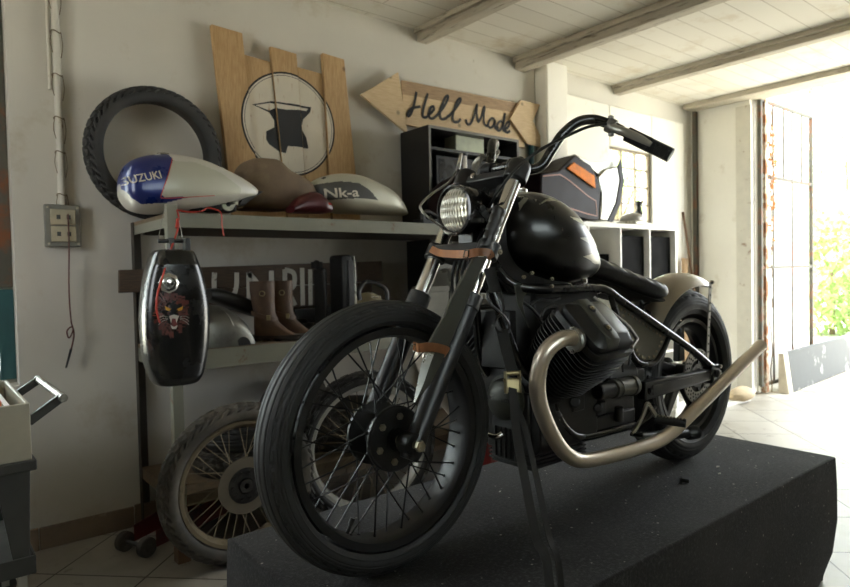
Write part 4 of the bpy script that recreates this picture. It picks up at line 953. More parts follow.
# leaning spoked wheel, left
p = Z(238, 566, 0); yW = p.y+.03; c = Y(240.5, 483, yW); R = c.z+.004; c.z = R; print('left wheel', c, R)
def loose_wheel(c, R, W, rr, pat, mt_t, mt_r, label, discR=0, N=120, nsp=36, ax=V((0, -1, 0)), disc_m='disc_dusty', am=2.2):
    t = thing('spoked_wheel', (c.x, c.y, 0), label, 'wheel')
    b = MB(); tyre(b, c, ax, R, W, rr, pat, N, amax=am); obj('tyre', b, mt_t, t, angle=30)
    b = MB(); rim(b, c, ax, rr+.002, W*.72); obj('rim', b, mt_r, t)
    w = ax.normalized(); b = MB().lathe([(.012, -.07), (.03, -.07), (.034, -.045), (.05, -.042), (.05, -.034), (.03, -.028), (.028, .028), (.05, .034), (.05, .042), (.034, .045), (.03, .07), (.012, .07), (.012, -.07)], c, w, 32)
    hub = obj('hub', b, 'alloy_dark', t)
    if discR:
        cd = c+w*.055; pf = [(discR*.62, 0), (discR*.62, .005), (discR, .005), (discR, 0)]; d = obj('brake_disc', MB().lathe(pf, cd, w, 60, closed=True), disc_m, t)
        u, v, _ = frame(w); b = MB().lathe([(.035, -.004), (discR*.64, .002), (discR*.64, .006), (.035, .010)], cd, w, 40, closed=True)
        for k in range(10):
            a = 2*PI*k/10; e = u*math.cos(a)+v*math.sin(a); b.hexbolt(cd+e*discR*.48+w*.006, w, .007, .006)
        obj('disc_carrier', b, 'matt_black' if disc_m == 'x' else 'alloy_dark', d)
    spokes(t, c, ax, .045, rr-.012, .036, nsp, 'rim_dull')
    return t
loose_wheel(c, R, .105, R-.088, 'block', 'rubber_dusty', 'rim_dull', 'dusty spoked wheel with a dull rim and brake disc leaning before the rack', discR=.122, N=280)
p = Z(368, 527, 0); c = Y(368, 450, p.y); R = c.z; print('knob', c, R)
loose_wheel(V((c.x+.045, p.y+.07, R+.001)), R-.014, .11, R-.075, 'knob', 'rubber', 'rim_bright', 'knobbly off road wheel with a bright rim, seen through the front wheel of the motorcycle', N=240, am=2.15, ax=V((-.16, -1, 0)).normalized())
# trolley jack
t = thing('trolley_jack', Z(160, 550, 0), 'red trolley jack parked on the floor beneath the rack', 'jack')
p = Z(147, 557, 0); q = Z(131, 546, 0); a0 = V((p.x+.01, p.y+.05, .085)); a1 = a0+V((.62, .26, -.0)); d = (a1-a0).normalized(); s_ = V((-d.y, d.x, 0))
for s in (-1, 1):
    obj('side_plate', MB().ppoly([a0+s_*s*.075+V((0, 0, -.045)), a0+s_*s*.075+V((0, 0, .03)), a0+d*.3+s_*s*.09+V((0, 0, .07)), a1+s_*s*.09+V((0, 0, .10)), a1+s_*s*.09+V((0, 0, -.02)), a0+d*.4+s_*s*.09+V((0, 0, -.03))], s_*.006), 'red', t, bevel=.002)
    obj('wheel', MB().cyl(p+V((0, .0, .045))+s_*(s*.075+.075)-s_*.016, p+V((0, 0, .045))+s_*(s*.075+.075)+s_*.016, .045, n=24).cyl(p+V((0, 0, .045))+s_*(s*.075+.075)-s_*.02, p+V((0, 0, .045))+s_*(s*.075+.075)+s_*.02, .018, n=12), 'rubber_dusty', t, bevel=.004)
    obj('rear_wheel', MB().cyl(a1-V((0, 0, .05))+s_*s*.10-s_*.015, a1-V((0, 0, .05))+s_*s*.10+s_*.015, .035, n=20), 'rubber_dusty', t)
obj('axle', MB().cyl(p+V((0, 0, .045))-s_*.01, p+V((0, 0, .045))+s_*.16, .01, n=12), 'cart_dark', t)
obj('lift_arm', MB().bar(a1+V((0, 0, .05)), a0+d*.12+V((0, 0, .10)), .06, .05), 'red', t, bevel=.004); obj('saddle', MB().cyl(a0+d*.12+V((0, 0, .10)), a0+d*.12+V((0, 0, .135)), .045), 'cart_dark', t, bevel=.003)
obj('handle_socket', MB().cyl(a1, a1+V((.05, .02, .12)), .022), 'cart_dark', t); obj('pump', MB().bar(a0+d*.35, a1, .09, .07), 'alloy_dark', t, bevel=.005)
# red metal cabinet and pale leg seen below the engine
x0 = Y(491, 440, 2.45).x; tag(obj('red_cabinet', MB().bx(x0, x0+.55, 2.45, 2.78, .0, .66).bx(x0+.03, x0+.52, 2.435, 2.45, .04, .62), 'red', bevel=.005), 'red steel cabinet on the floor behind the motorcycle engine', 'cabinet')

# ================================================================ TOOL CART
yC = 2.42; p = Y(29, 581, yC); zt_ = Y(31, 403, yC).z; zl = Y(33, 466, yC).z; xr = Y(31, 430, yC).x
print('cart', p, zt_, zl, xr)
t = thing('tool_cart', (xr-.3, yC+.25, 0), 'cream steel tool cart with orange tray and tube handle, far left', 'cart')
_e = Y(62, 397, yC+.07); x0 = xr-.62; y1 = X(39, 382.5, _e.x).y+.05; zb_t = zl+.02
zlt = Y(29, 575, yC).z; print('lt', zlt, yC, xr)
b = MB().bx(x0, xr, yC, yC+.012, zb_t, zt_).bx(x0, xr, y1-.012, y1, zb_t, zt_).bx(x0, x0+.012, yC, y1, zb_t, zt_).bx(xr-.012, xr, yC, y1, zb_t, zt_).bx(x0, xr, yC, y1, zb_t, zb_t+.01)
obj('bin', b, 'cart', t, bevel=.003)
obj('bin_divider', MB().bx(xr-.07, xr-.055, yC+.012, y1-.012, zb_t+.02, zt_), 'white_lam', t); obj('orange_tray', MB().bx(x0+.02, xr-.075, yC+.02, y1-.02, zt_-.04, zt_-.004).bx(xr-.09, xr-.075, yC+.02, y1-.02, zt_-.06, zt_+.012), 'cart_orange', t, bevel=.002)
obj('top_lip', MB().bx(x0-.01, xr+.012, yC-.012, y1+.012, zl-.012, zl+.022), 'cart_dark', t, bevel=.004)
for xx, yy in ((xr-.03, yC+.01), (xr-.03, y1-.05), (x0+.03, yC+.01), (x0+.03, y1-.05)):
    obj('leg', MB().ppoly([V((xx-.075, yy, zl-.012)), V((xx+.025, yy, zl-.012)), V((xx+.012, yy, zlt)), V((xx-.025, yy, zlt))], (0, .03, 0)), 'cart_dark', t, bevel=.002)
    obj('caster', MB().cyl((xx-.01, yy+.0, .04), (xx-.01, yy+.025, .04), .04, n=20), 'rubber', t, bevel=.003); obj('caster_fork', MB().bx(xx-.022, xx+.004, yy-.006, yy+.031, .04, zlt+.01), 'tube_grey', t)
obj('lower_tray', MB().bx(x0, xr, yC, y1, zlt, zlt+.015).bx(x0, xr, yC, yC+.008, zlt, zlt+.06).bx(xr-.008, xr, yC, y1, zlt, zlt+.06).bx(x0, xr, y1-.008, y1, zlt, zlt+.06), 'cart_dark', t, bevel=.002)
ha0 = V((xr, yC+.06, Y(31, 425, yC).z)); e0 = Y(64, 397, yC+.06-.0); e1 = Y(38, 382, y1-.05)
e0 = Y(62, 397, yC+.07); e1 = X(39, 382.5, e0.x); e1.z = e0.z
obj('handle_arm', MB().bar(ha0, e0, .016, .03), 'cart_dark', t, bevel=.002); obj('handle_arm', MB().bar(V((xr, e1.y, ha0.z)), e1, .016, .03), 'cart_dark', t, bevel=.002); obj('handle_bar', MB().cyl(e0-V((0, .03, 0)), e1+V((0, .03, 0)), .014), 'tube_grey', t, label='round grey grip bar')

# ================================================================ WHITE CUBE SHELVES AND WHAT STANDS ON THEM
yK = 2.92; xR = Y(676.5, 245, yK).x; dk = (xR-Y(589, 245, yK).x)/3; kz = Y(640, 224.5, yK).z; nK = 4; xL_ = xR-nK*dk
print('cube', xR, dk, kz, xL_)
t = thing('cube_shelf', ((xR+xL_)/2, 3.1, 0), 'white cube shelving unit with black lined compartments against the far wall', 'shelf')
th = .028; rows_ = 3; rh = kz/rows_
obj('top_panel', MB().bx(xL_, xR, yK, 3.28, kz-.036, kz), 'white_lam', t, bevel=.002)
for k in range(nK+1): xx = xL_+k*dk; w2 = .018 if 0 < k < nK else .03; obj('divider', MB().bx(xx-w2/2, xx+w2/2, yK+.001, 3.28, 0, kz-.036), 'white_lam', t)
for k in range(rows_): obj('shelf', MB().bx(xL_+.015, xR-.015, yK+.002, 3.27, k*(kz-.03)/rows_+.002, k*(kz-.03)/rows_+.02), 'white_lam', t)
obj('back_panel', MB().bx(xL_+.015, xR-.015, 3.27, 3.279, .02, kz-.036), 'void', t)
zc_ = 2*(kz-.03)/rows_+.021
for k in range(1, 4):
    x0, x1 = xL_+k*dk+.02, xL_+(k+1)*dk-.02
    if k == 1:
        tag(obj('storage_bin', MB().bx(x0+.16, x1, yK+.10, 3.22, zc_, zc_+.30), 'void', bevel=.004), 'low black bin at the back of the first visible cube opening', 'bin'); continue
    tag(obj('storage_bin', MB().bx(x0-.004, x1+.004, yK+.05, 3.22, zc_, kz-.09), 'void', bevel=.004), ['', '', 'black storage bin in the middle cube opening behind the seat', 'black storage bin in the rightmost cube opening'][k], 'bin')
x0 = xL_+dk+.03
for k in range(4):
    c = (x0+.05+.07*k, yK+.12+.03*(k % 2), zc_)
    tag(obj('engine_part', MB().lathe([(.001, 0), (.032, 0), (.032, .03), (.02, .035), (.02, .09-.015*k), (.03, .095-.015*k), (.001, .1-.015*k)], c, (0, 0, 1), 16).bar(V(c)+V((0, 0, .05)), V(c)+V((.05, .0, .10)), .02, .02), 'alloy_dark' if k < 2 else 'alloy'), ['dark machined engine part at the left of the first cube opening', 'dark machined engine part second from left in the first cube opening', 'bright machined engine part in the first cube opening', 'bright machined engine part nearest the divider in the first cube opening'][k], 'engine part')
# big fairing with amber indicator
yq = 2.95; g = lambda a, c, y=yq: Y(a, c, y); zk = kz+.001
t = thing('fairing', g(570, 220), 'dark maroon motorcycle fairing with amber indicator on top of the white cubes', 'fairing')
side = [g(541, 173), g(559, 170), g(574.5, 155), g(591, 165), g(598, 178), g(601, 190), g(599, 220.5), g(588, 220), g(560, 213), g(541, 209)]
for p_ in side: p_.z = max(p_.z, zk)
in_ = [p_+V((.03*(1 if p_.x < 4.2 else -1), .30, -.01 if p_.z > kz+.1 else 0)) for p_ in side]
for p_ in in_: p_.z = max(p_.z, zk)
b = MB().loft([side, [p_+V((0, .10, .004)) for p_ in side], in_]); obj('fairing_body', b, 'maroon', t, bevel=.012, seg=3)
obj('indicator', MB().ppoly([g(566.5, 168.5, yq-.004), g(573, 162.5, yq-.004), g(593.5, 176, yq-.004), g(594.5, 188.5, yq-.004)], (0, -.012, 0)), 'orange_glass', t, bevel=.003)
ps = [(543, 176), (560, 174.5), (570, 181), (588, 196), (596, 201), (597, 216), (588, 214), (563, 206), (544, 201)]
obj('pinstripe', MB().strap([tuple(g(a, c, yq-.0015)) for a, c in ps], .009, .002, V((0, 1, 0)), sm=1), 'gold', t)
b = MB().strap([tuple(g(619, 166, yq+.1)), tuple(g(623, 178, yq+.04)), tuple(g(621, 198, yq)), tuple(g(614, 220, yq-.02))], .05, .006, V((1, 0, 0))); 
obj('front_panel', MB().ppoly([g(598, 177, yq+.006), g(606, 169, yq+.006), g(618, 166, yq+.006), g(620, 180, yq+.006), g(616, 203, yq+.006), g(608, 221, yq+.006), g(600, 220, yq+.006), g(602, 195, yq+.006)], (0, .12, 0)), 'silver_paint', t, bevel=.01)
obj('lamp_glass', MB().ppoly([g(606, 194, yq+.003), g(613, 190, yq+.003), g(616, 197, yq+.003), g(610, 212, yq+.003), g(603, 217, yq+.003), g(602, 208, yq+.003)], (0, .01, 0)), 'lens', t, bevel=.003)
b = MB().ppoly([g(621, 160, yq), g(624.5, 180, yq), g(620, 205, yq), g(613, 222, yq), g(608, 221, yq), g(616.5, 203, yq), g(620.5, 180, yq), g(618, 166, yq)], (0, .012, 0))
for i, p_ in enumerate(b.v): p_.z = max(p_.z, zk)
obj('screen_frame', b, 'maroon', t, bevel=.002)
obj('screen', MB().ppoly([g(575, 154, yq+.02), g(592, 162, yq+.02), g(620, 160, yq+.05), g(612, 172, yq+.05), g(598, 174, yq+.02)], (0, .2, -.01)), 'silver_tank', t, bevel=.004)
p = Y(632, 219, 3.12); c = V((p.x, 3.12, zk))
t = thing('lamp_bowl', c, 'grey domed headlamp bowl lying on the white cubes in front of the window', 'lamp bowl')
obj('bowl', MB().ball(c+V((0, 0, .062)), (.11, .10, .06), 24), 'alloy', t); obj('rim', MB().box(c+V((0, 0, .025)), (.21, .19, .05)), 'silver_paint', t, bevel=.02)
c = V((Y(639, 205, 3.2).x, 3.2, zk))
tag(obj('bottle', MB().lathe([(.001, 0), (.035, 0), (.035, .13), (.022, .16), (.02, .2), (.028, .205), (.028, .24), (.001, .24)], c, (0, 0, 1), 20), 'alloy_dark'), 'dark bottle standing behind the domed headlamp bowl', 'bottle')
# broom and boards in the corner
tag(obj('broom_handle', MB().cyl(Y(694, 290, 3.3)+(Y(694, 290, 3.3)-Y(683, 212, 3.39))*((Y(694, 290, 3.3).z-.014)/(Y(683, 212, 3.39).z-Y(694, 290, 3.3).z)), Y(683, 212, 3.39), .012), 'rust_wood'), 'wooden broom stick leaning in the corner beside the white cubes', 'broom')
a = Y(686, 262, 3.3); tag(obj('offcut_board', MB().box((a.x+.05, 3.34, a.z/2+.02), (.09, .03, a.z+.04), .1), 'stain_wood'), 'short upright board offcut in the corner by the door track', 'board')

# ================================================================ PLATFORM
x0, x1, y0, y1 = .679, 2.79, .913, 1.776
b = MB(); n = 48; rv = random.Random(9)
def edge(k):
    q = k/n*4; s = int(q); f_ = q-s
    return [(x0+(x1-x0)*f_, y0), (x1, y0+(y1-y0)*f_), (x1-(x1-x0)*f_, y1), (x0, y1-(y1-y0)*f_)][s % 4]
rings = []
for z, off in ((.5, -.004), (.496, 0), (.40, .002), (.25, .003), (.12, -.003), (.05, -.012), (.0, -.03)):
    r_ = []
    for k in range(n*2):
        x, y = edge(k/2); w = 1-z/.5
        ox = -1 if x <= x0+1e-4 else (1 if x >= x1-1e-4 else 0); oy = -1 if y <= y0+1e-4 else (1 if y >= y1-1e-4 else 0)
        a = .006*w*noise.noise(V((x*4, y*4, z*2)))
        dn = off*(2.2 if (ox and oy) else 1)+a
        r_.append(V((x+ox*dn, y+oy*dn, z)))
    rings.append(r_)
b.loft(rings)
t = tag(obj('platform', b, 'felt', bevel=.004, angle=50), 'large rectangular display platform covered in black felt under the motorcycle', 'platform')
tag(obj('lint_scrap', MB().ppoly([Z(682, 482, .5), Z(686, 475, .5), Z(690, 479, .5), Z(689, 483, .5)], (0, 0, .012)), 'matt_black'), 'small curled black scrap on the felt right of the exhaust', 'scrap')
for k, (a, c, s_) in enumerate(((718, 467, .010), (719.5, 474, .008), (639, 487, .006), (500, 492, .005), (705, 447, .009), (577, 510, .004))):
    p = Z(a, c, .5); tag(obj('paper_scrap', MB().ppoly([p+V((-s_, 0, .0005)), p+V((0, -s_*.6, .002)), p+V((s_, 0, .001)), p+V((0, s_*.7, .0005))], (0, 0, .002)), 'white_lam'), 'tiny white scrap of paper on the black felt', 'scrap', 'white scraps on the felt')
# ================================================================ THE MOTORCYCLE
yc = 1.31; ZP = .5015
FW = V((.915, yc, ZP+.343)); RW = V((2.335, yc, ZP+.335)); RF, RR = .343, .335
bike = thing('motorcycle', (1.6, yc, .5), 'black custom bobber motorcycle with bare steel exhaust standing on the felt platform', 'motorcycle')
# --- front wheel
b = MB(); rim(b, FW, (0, -1, 0), .262, .088, N=90, lip=.013, well=.011); fw = obj('front_wheel', b, 'satin_black', bike, label='black spoked front wheel')
b = MB(); tyre(b, FW, (0, -1, 0), RF, .105, .266, 'rib', 264, amax=2.2); obj('tyre', b, 'rubber_new', fw, angle=28)
b = MB().lathe([(.012, -.052), (.078, -.052), (.082, -.048), (.082, -.040), (.05, -.036), (.04, -.03), (.036, .03), (.05, .036), (.082, .040), (.082, .048), (.078, .052), (.03, .052), (.03, .062), (.012, .062), (.012, -.052)], FW, (0, -1, 0), 48)
hub = obj('hub', b, 'satin_black', fw)
for k in range(6):
    a = k*PI/3+.35; obj('hub_bolt', MB().hexbolt(FW+V((math.cos(a)*.056, -.052, math.sin(a)*.056)), (0, -1, 0), .009, .006), 'bolt', fw, label='zinc hub bolt')
spokes(fw, FW, (0, -1, 0), .076, .262, .040, 40, 'satin_black', r=.0022, cross=.36)
a = math.radians(-118); e = V((math.cos(a), 0, math.sin(a))); obj('valve', MB().cyl(FW+e*.250, FW+e*.222, .005).cyl(FW+e*.228, FW+e*.212, .007), 'dark_plastic', fw)
# --- rear wheel
b = MB(); rim(b, RW, (0, -1, 0), .212, .10, N=80, well=.03); rw = obj('rear_wheel', b, 'satin_black', bike, label='black rear wheel with a drilled disc')
b = MB(); tyre(b, RW, (0, -1, 0), RR, .145, .216, 'rib', 216, amax=2.2); obj('tyre', b, 'rubber_new', rw, angle=28)
obj('hub', MB().lathe([(.015, -.07), (.06, -.07), (.06, -.05), (.04, -.04), (.04, .04), (.06, .05), (.06, .07), (.015, .07), (.015, -.07)], RW, (0, -1, 0), 40), 'satin_black', rw)
for k in range(5):
    a = k*2*PI/5+.3; e = V((math.cos(a), 0, math.sin(a))); f_ = V((-math.sin(a), 0, math.cos(a)))
    obj('cast_spoke', MB().bar(RW+e*.05+V((0, .0, 0)), RW+e*.208, .05, .026, up=V((0, 1, 0)), w2=.026, h2=.034), 'satin_black', rw, bevel=.006)
obj('brake_disc', MB().lathe([(.062, 0), (.062, .005), (.104, .005), (.104, 0)], RW+V((0, -.072, 0)), (0, -1, 0), 60, closed=True), 'disc_steel', rw)
b = MB()
for k in range(24):
    for j, r_ in enumerate((.072, .084, .096)):
        a = 2*PI*(k+j*.33)/24; p = RW+V((math.cos(a)*r_, -.0772, math.sin(a)*r_)); b.cyl(p, p+V((0, -.0008, 0)), .0045, n=8)
obj('disc_drilling', b, 'matt_black', rw)
b = MB()
for k in range(5):
    a = 2*PI*k/5; e = V((math.cos(a), 0, math.sin(a))); b.bar(RW+V((0, -.072, 0))+e*.04, RW+V((0, -.072, 0))+e*.068, .02, .006, up=V((0, 1, 0)))
b.lathe([(.03, -.004), (.045, -.004), (.045, .004), (.03, .004)], RW+V((0, -.072, 0)), (0, -1, 0), 30, closed=True)
obj('disc_carrier', b, 'satin_black', rw)
# --- fork
ax = V((.376, 0, .678)).normalized(); FX = V((ax.z, 0, -ax.x))          # FX points backwards, square to the fork
def L(y, s, q=0): return V((.925, y, .832))+ax*s+FX*q
yn, yf = 1.205, 1.415
obj('axle', MB().cyl((FW.x, yn-.025, FW.z), (FW.x, yf+.03, FW.z), .010), 'bolt', bike).name
obj('axle_nut', MB().hexbolt((FW.x, yn-.035, FW.z), (0, -1, 0), .014, .010), 'bolt', bike, label='zinc axle nut')
def R2(s): return s
for y, sg in ((yn, -1), (yf, 1)):
    leg = obj('fork_slider', MB().tube([tuple(L(y, -.03))+(.022,), tuple(L(y, .0))+(.027,), tuple(L(y, .06))+(.026,), tuple(L(y, .2))+(.0275,), tuple(L(y, .385))+(.030,)], .027, n=22, sm=4), 'satin_black', bike)
    obj('axle_clamp', MB().lathe([(.012, -.022), (.027, -.022), (.027, .022), (.012, .022)], (FW.x, y, FW.z), (0, 1, 0), 24), 'satin_black', leg, bevel=.003)
    obj('dust_seal', MB().cyl(L(y, .375), L(y, .415), .033, .032, n=22), 'dark_plastic', leg, bevel=.003)
    obj('stanchion', MB().cyl(L(y, .40), L(y, .775), .0205, n=24), 'stanchion', bike)
    # mudguard lug
    obj('mount_lug', MB().bar(L(y, .33, .02), L(y, .33, .045), .03, .012, up=V((0, 1, 0))), 'satin_black', leg, bevel=.002)
lc = .545
b = MB()
for y in (yn, yf): b.cyl(L(y, lc-.022), L(y, lc+.022), .032, n=24)
b.ppoly([L(yn-.01, lc-.014, -.028), L(yf+.01, lc-.014, -.028), L(yf+.01, lc-.014, .02), L(yc+.05, lc-.014, .075), L(yc-.05, lc-.014, .075), L(yn-.01, lc-.014, .02)], ax*.028)
low = obj('lower_yoke', b, 'satin_black', bike, bevel=.004)
for y in (yn-.034, yf+.034): obj('pinch_bolt', MB().hexbolt(L(y, lc, .01), (0, -1 if y < yc else 1, 0), .007, .006), 'bolt', low)
b = MB(); tc = .785
for y in (yn, yf): b.lathe([(.001, .045), (.024, .043), (.031, .034), (.034, .018), (.034, -.02), (.0, -.02)], L(y, tc), ax, 26)
b.ppoly([L(yn, tc-.012, -.02), L(yf, tc-.012, -.02), L(yf, tc-.012, .025), L(yc+.045, tc-.012, .075), L(yc-.045, tc-.012, .075), L(yn, tc-.012, .025)], ax*.024)
up_ = obj('upper_yoke', b, 'satin_black', bike, bevel=.004)
obj('steering_stem', MB().cyl(L(yc, lc-.03, .05), L(yc, tc+.03, .05), .020, n=20).cyl(L(yc, tc+.02, .05), L(yc, tc+.04, .05), .028, n=6), 'satin_black', bike, bevel=.002)
for y in (yn+.03, yc+.065):
    obj('yoke_bolt', MB().hexbolt(L(y-.02, tc+.002, -.02), -FX, .009, .01), 'chrome', up_, label='bright yoke bolt')
# bar risers
for y in (yc-.055, yc+.055):
    r_ = obj('bar_riser', MB().tube([tuple(L(y, tc+.01, .03))+(.022,), tuple(L(y, tc+.03, .03))+(.019,), tuple(L(y, tc+.055, .03))+(.018,)], .02, n=16, sm=3).cyl(L(y-.020, tc+.06, .03), L(y+.020, tc+.06, .03), .024, n=20), 'satin_black', bike, bevel=.003)
# --- handlebar: near half surveyed, far half mirrored
hp = [Y(524, 170, 1.235), Y(541, 166, 1.205), Y(552, 150, 1.185), Y(562, 135, 1.168), Y(577, 122.5, 1.14), Y(592, 119.5, 1.115), Y(606, 123, 1.085), Y(622, 131, 1.05)]
far = [V((p.x, 2*yc-p.y, p.z)) for p in hp]
mid = [L(yc-.055, tc+.06, .03), L(yc+.055, tc+.06, .03)]
path = [tuple(p) for p in reversed(hp)]+[tuple(mid[0]), tuple(mid[1])]+[tuple(p) for p in far]
bar = obj('handlebar', MB().tube(path, .0145, n=16, sm=7), 'frame_black', bike)
g0, g1 = Y(627, 134, 1.04), Y(671, 155.5, .935)
print('grip', g0, g1, (g1-g0).length, hp)
for s in (0, 1):
    mir = lambda p: V((p.x, 2*yc-p.y, p.z)) if s else p
    a, c = mir(g0), mir(g1); d = (c-a).normalized(); b = MB().cyl(mir(hp[-1]), c, .0125, n=16); prof = [(.0, 0)]
    ln = (c-a).length; pr = []
    for k in range(73):
        h = ln*k/72; r_ = .0205-(.0022 if (k % 3 == 0 and k > 38) else 0); pr.append((r_, h))
    b.lathe([(.001, 0)]+pr+[(.012, ln), (.001, ln)], a, d, 24); gr = obj('handlebar_grip', b, 'rubber_new', bar, label='black ribbed rubber grip')
    q = mir(Y(611, 126, 1.074)); obj('control_clamp', MB().lathe([(.015, -.012), (.021, -.012), (.021, .012), (.015, .012)], q, d, 20).box(q+V((0, 0, .02)), (.014, .012, .018)).box(q-V((0, 0, .02)), (.014, .012, .018)), 'alloy', bar, bevel=.002)
    q2 = mir(Y(612, 127, 1.06)); lv = [tuple(mir(Y(612, 127, 1.055)))+(.010,), tuple(mir(Y(622, 130.5, 1.02)))+(.011,), tuple(mir(Y(638, 137.5, .985)))+(.011,), tuple(mir(Y(651, 144.5, .955)))+(.007,)]
    obj('perch', MB().tube(lv, .01, n=10), 'silver_paint', bar)
    if s == 1:
        obj('lever', MB().tube([tuple(q2+V((-.03, 0, .0))), tuple(a+V((-.055, 0, .0))), tuple(c+V((-.06, 0, .0)))], .006, n=8), 'alloy', bar)
# cables
obj('throttle_cable', MB().tube([Y(606, 124, 1.06), Y(588, 127, 1.07), Y(565, 137, 1.09), Y(540, 150, 1.11), Y(519, 166, 1.14), Y(503, 185, 1.17), Y(490, 205, 1.24), Y(482, 222, 1.30)], .0042, n=8), 'dark_plastic', bike)
obj('clutch_cable', MB().tube([Y(459, 163, 1.42), Y(455, 173, 1.42), Y(448, 183, 1.40), Y(433, 193, 1.36), Y(422, 203, 1.32), Y(421, 209, 1.31), Y(428, 217, 1.29), Y(442, 227, 1.30)], .0035, n=8), 'alloy', bike, label='silver sheathed cable looping past the headlamp')
obj('cable_ferrule', MB().cyl(Y(461, 154, 1.44), Y(458, 170, 1.425), .006, n=10), 'chrome', bike)
# --- headlamp
HC = V((1.205, yc, 1.425)); hl = obj('headlamp', MB().lathe([(.001, .105), (.02, .102), (.045, .085), (.060, .05), (.067, .015), (.068, -.028), (.071, -.03), (.071, -.042), (.064, -.044), (.058, -.036)], HC, (1, 0, 0), 48), 'frame_black', bike)
obj('lens', MB().lathe([(.0, -.056), (.02, -.0545), (.04, -.049), (.055, -.042), (.060, -.036), (.060, -.028), (.0, -.028)], HC, (1, 0, 0), 48), 'lens', hl, label='ribbed glass lens')
for s in (-1, 1): obj('headlamp_bracket', MB().bar(HC+V((.0, s*.062, 0)), L(yc+s*.085, .63), .022, .006, up=V((0, 1, 0))).cyl(HC+V((0, s*.06, 0)), HC+V((0, s*.074, 0)), .010), 'satin_black', hl, bevel=.001)
# ignition and cable clutter between the yokes
rv = random.Random(5)
b = MB()
for k in range(4):
    y = yc-.03+.02*k; b.tube([L(y, .78, .02+.02*rv.random()), L(y+.01, .70, .0+.03*rv.random()), L(y-.01, .62, .01), L(y+.012, .5, .03), L(y, .40, .08)], .0042, n=6)
obj('wiring_loom', b, 'dark_plastic', bike)
obj('lamp_support', MB().bx(1.205, 1.27, yc-.03, yc+.03, 1.30, 1.37).cyl((1.235, yc-.05, 1.335), (1.235, yc+.05, 1.335), .014), 'satin_black', bike, bevel=.004)
obj('ignition_switch', MB().cyl(L(yc-.075, .705, .0), L(yc-.075, .745, .0), .02).cyl(L(yc-.075, .745, .0), L(yc-.075, .752, .0), .014), 'dark_plastic', bike, bevel=.002)
# --- tank
TS = [(1.322, 1.415, 1.335, .035), (1.335, 1.445, 1.30, .08), (1.37, 1.475, 1.262, .118), (1.42, 1.489, 1.240, .138), (1.48, 1.490, 1.226, .146), (1.54, 1.474, 1.216, .146), (1.60, 1.442, 1.212, .134), (1.66, 1.395, 1.214, .112), (1.72, 1.335, 1.222, .08), (1.77, 1.282, 1.232, .045), (1.785, 1.26, 1.24, .02)]
P = spline(TS, 30); rings = []
for x, zt_, zb_, w in P:
    c = zb_+(zt_-zb_)*.46; rings.append(sring((x, yc, c), (0, 1, 0), (0, 0, 1), max(w, .002), zt_-c, max(c-zb_, .002), 260, 2.15))
b = MB().loft(rings); bv = b.bvh()
def hit(px_, py_):
    h = bv.ray_cast(CP, _ray(px_, py_).normalized()); return h[0] if h[0] else Y(px_, py_, 1.2)
TEETH = []
for tip, up_p, dn_p in (((569, 216.5), (580, 219), (587, 229)), ((580, 237.5), (590, 237.5), (593, 247)), ((583, 256.5), (592, 254), (595, 264))):
    a, c_, d_ = hit(*tip), hit(*up_p), hit(*dn_p)
    TEETH.append([(a.x, a.z), (c_.x, c_.z), (c_.x+.2, c_.z+.03), (d_.x+.2, d_.z+.0), (d_.x, d_.z)])
TEETH.append([(hit(*q).x, hit(*q).z) for q in ((538, 205), (545, 199.5), (556, 197), (566, 203), (556, 200.5), (546, 201.5))])
TEETH.append([(hit(*q).x, hit(*q).z) for q in ((519, 211), (518, 203), (524, 196), (533, 192), (528, 198), (523, 205))])
BAND = [(1.3, 1.32), (1.40, 1.26), (1.5, 1.25), (1.6, 1.27), (1.8, 1.30), (1.8, 1.45), (1.3, 1.45)]
M['tank_black'] = mat('satin black tank paint', (24, 24, 23), .3, .15, var=.1, coat=.25)
def f(c):
    # bare silver tail with long pointed teeth reaching forward into the black
    hgt = (c.z-1.2)/.29
    if c.x > 1.70: return 1
    return 1 if any(inpoly(c.x, c.z, t_) for t_ in TEETH) or (c.y > yc-.10 and c.z > 1.38 and inpoly(c.x, c.y, BAND)) else 0
paint(b, f)
tk = obj('fuel_tank', b, ['tank_black', 'silver_tank'], bike, label='satin black teardrop tank with silver flame teeth')
obj('filler_cap', MB().lathe([(.03, 0), (.034, .006), (.034, .016), (.025, .022), (0, .022)], (1.45, yc+.03, 1.486), (0, 0, 1), 28), 'chrome', tk)
obj('fuel_tap', MB().cyl((1.64, 1.235, 1.225), (1.64, 1.235, 1.185), .010).cyl((1.64, 1.235, 1.195), (1.665, 1.205, 1.19), .009).lathe([(.0, 0), (.012, 0), (.012, .01), (0, .01)], (1.667, 1.20, 1.19), (0, -1, 0), 12).cyl((1.66, 1.20, 1.19), (1.70, 1.19, 1.183), .006), 'chrome', bike)
# neck plates and head stock
obj('headstock', MB().cyl(L(yc, lc+.01, .05), L(yc, tc-.02, .05), .032, n=24), 'frame_black', bike)
for y in (yc-.045, yc+.039):
    obj('neck_gusset', MB().ppoly([V((1.295, y, 1.44)), V((1.35, y, 1.43)), V((1.50, y, 1.25)), V((1.62, y, 1.205)), V((1.56, y, 1.19)), V((1.33, y, 1.19)), V((1.235, y, 1.30))], (0, .006, 0)), 'satin_black', bike, bevel=.002)
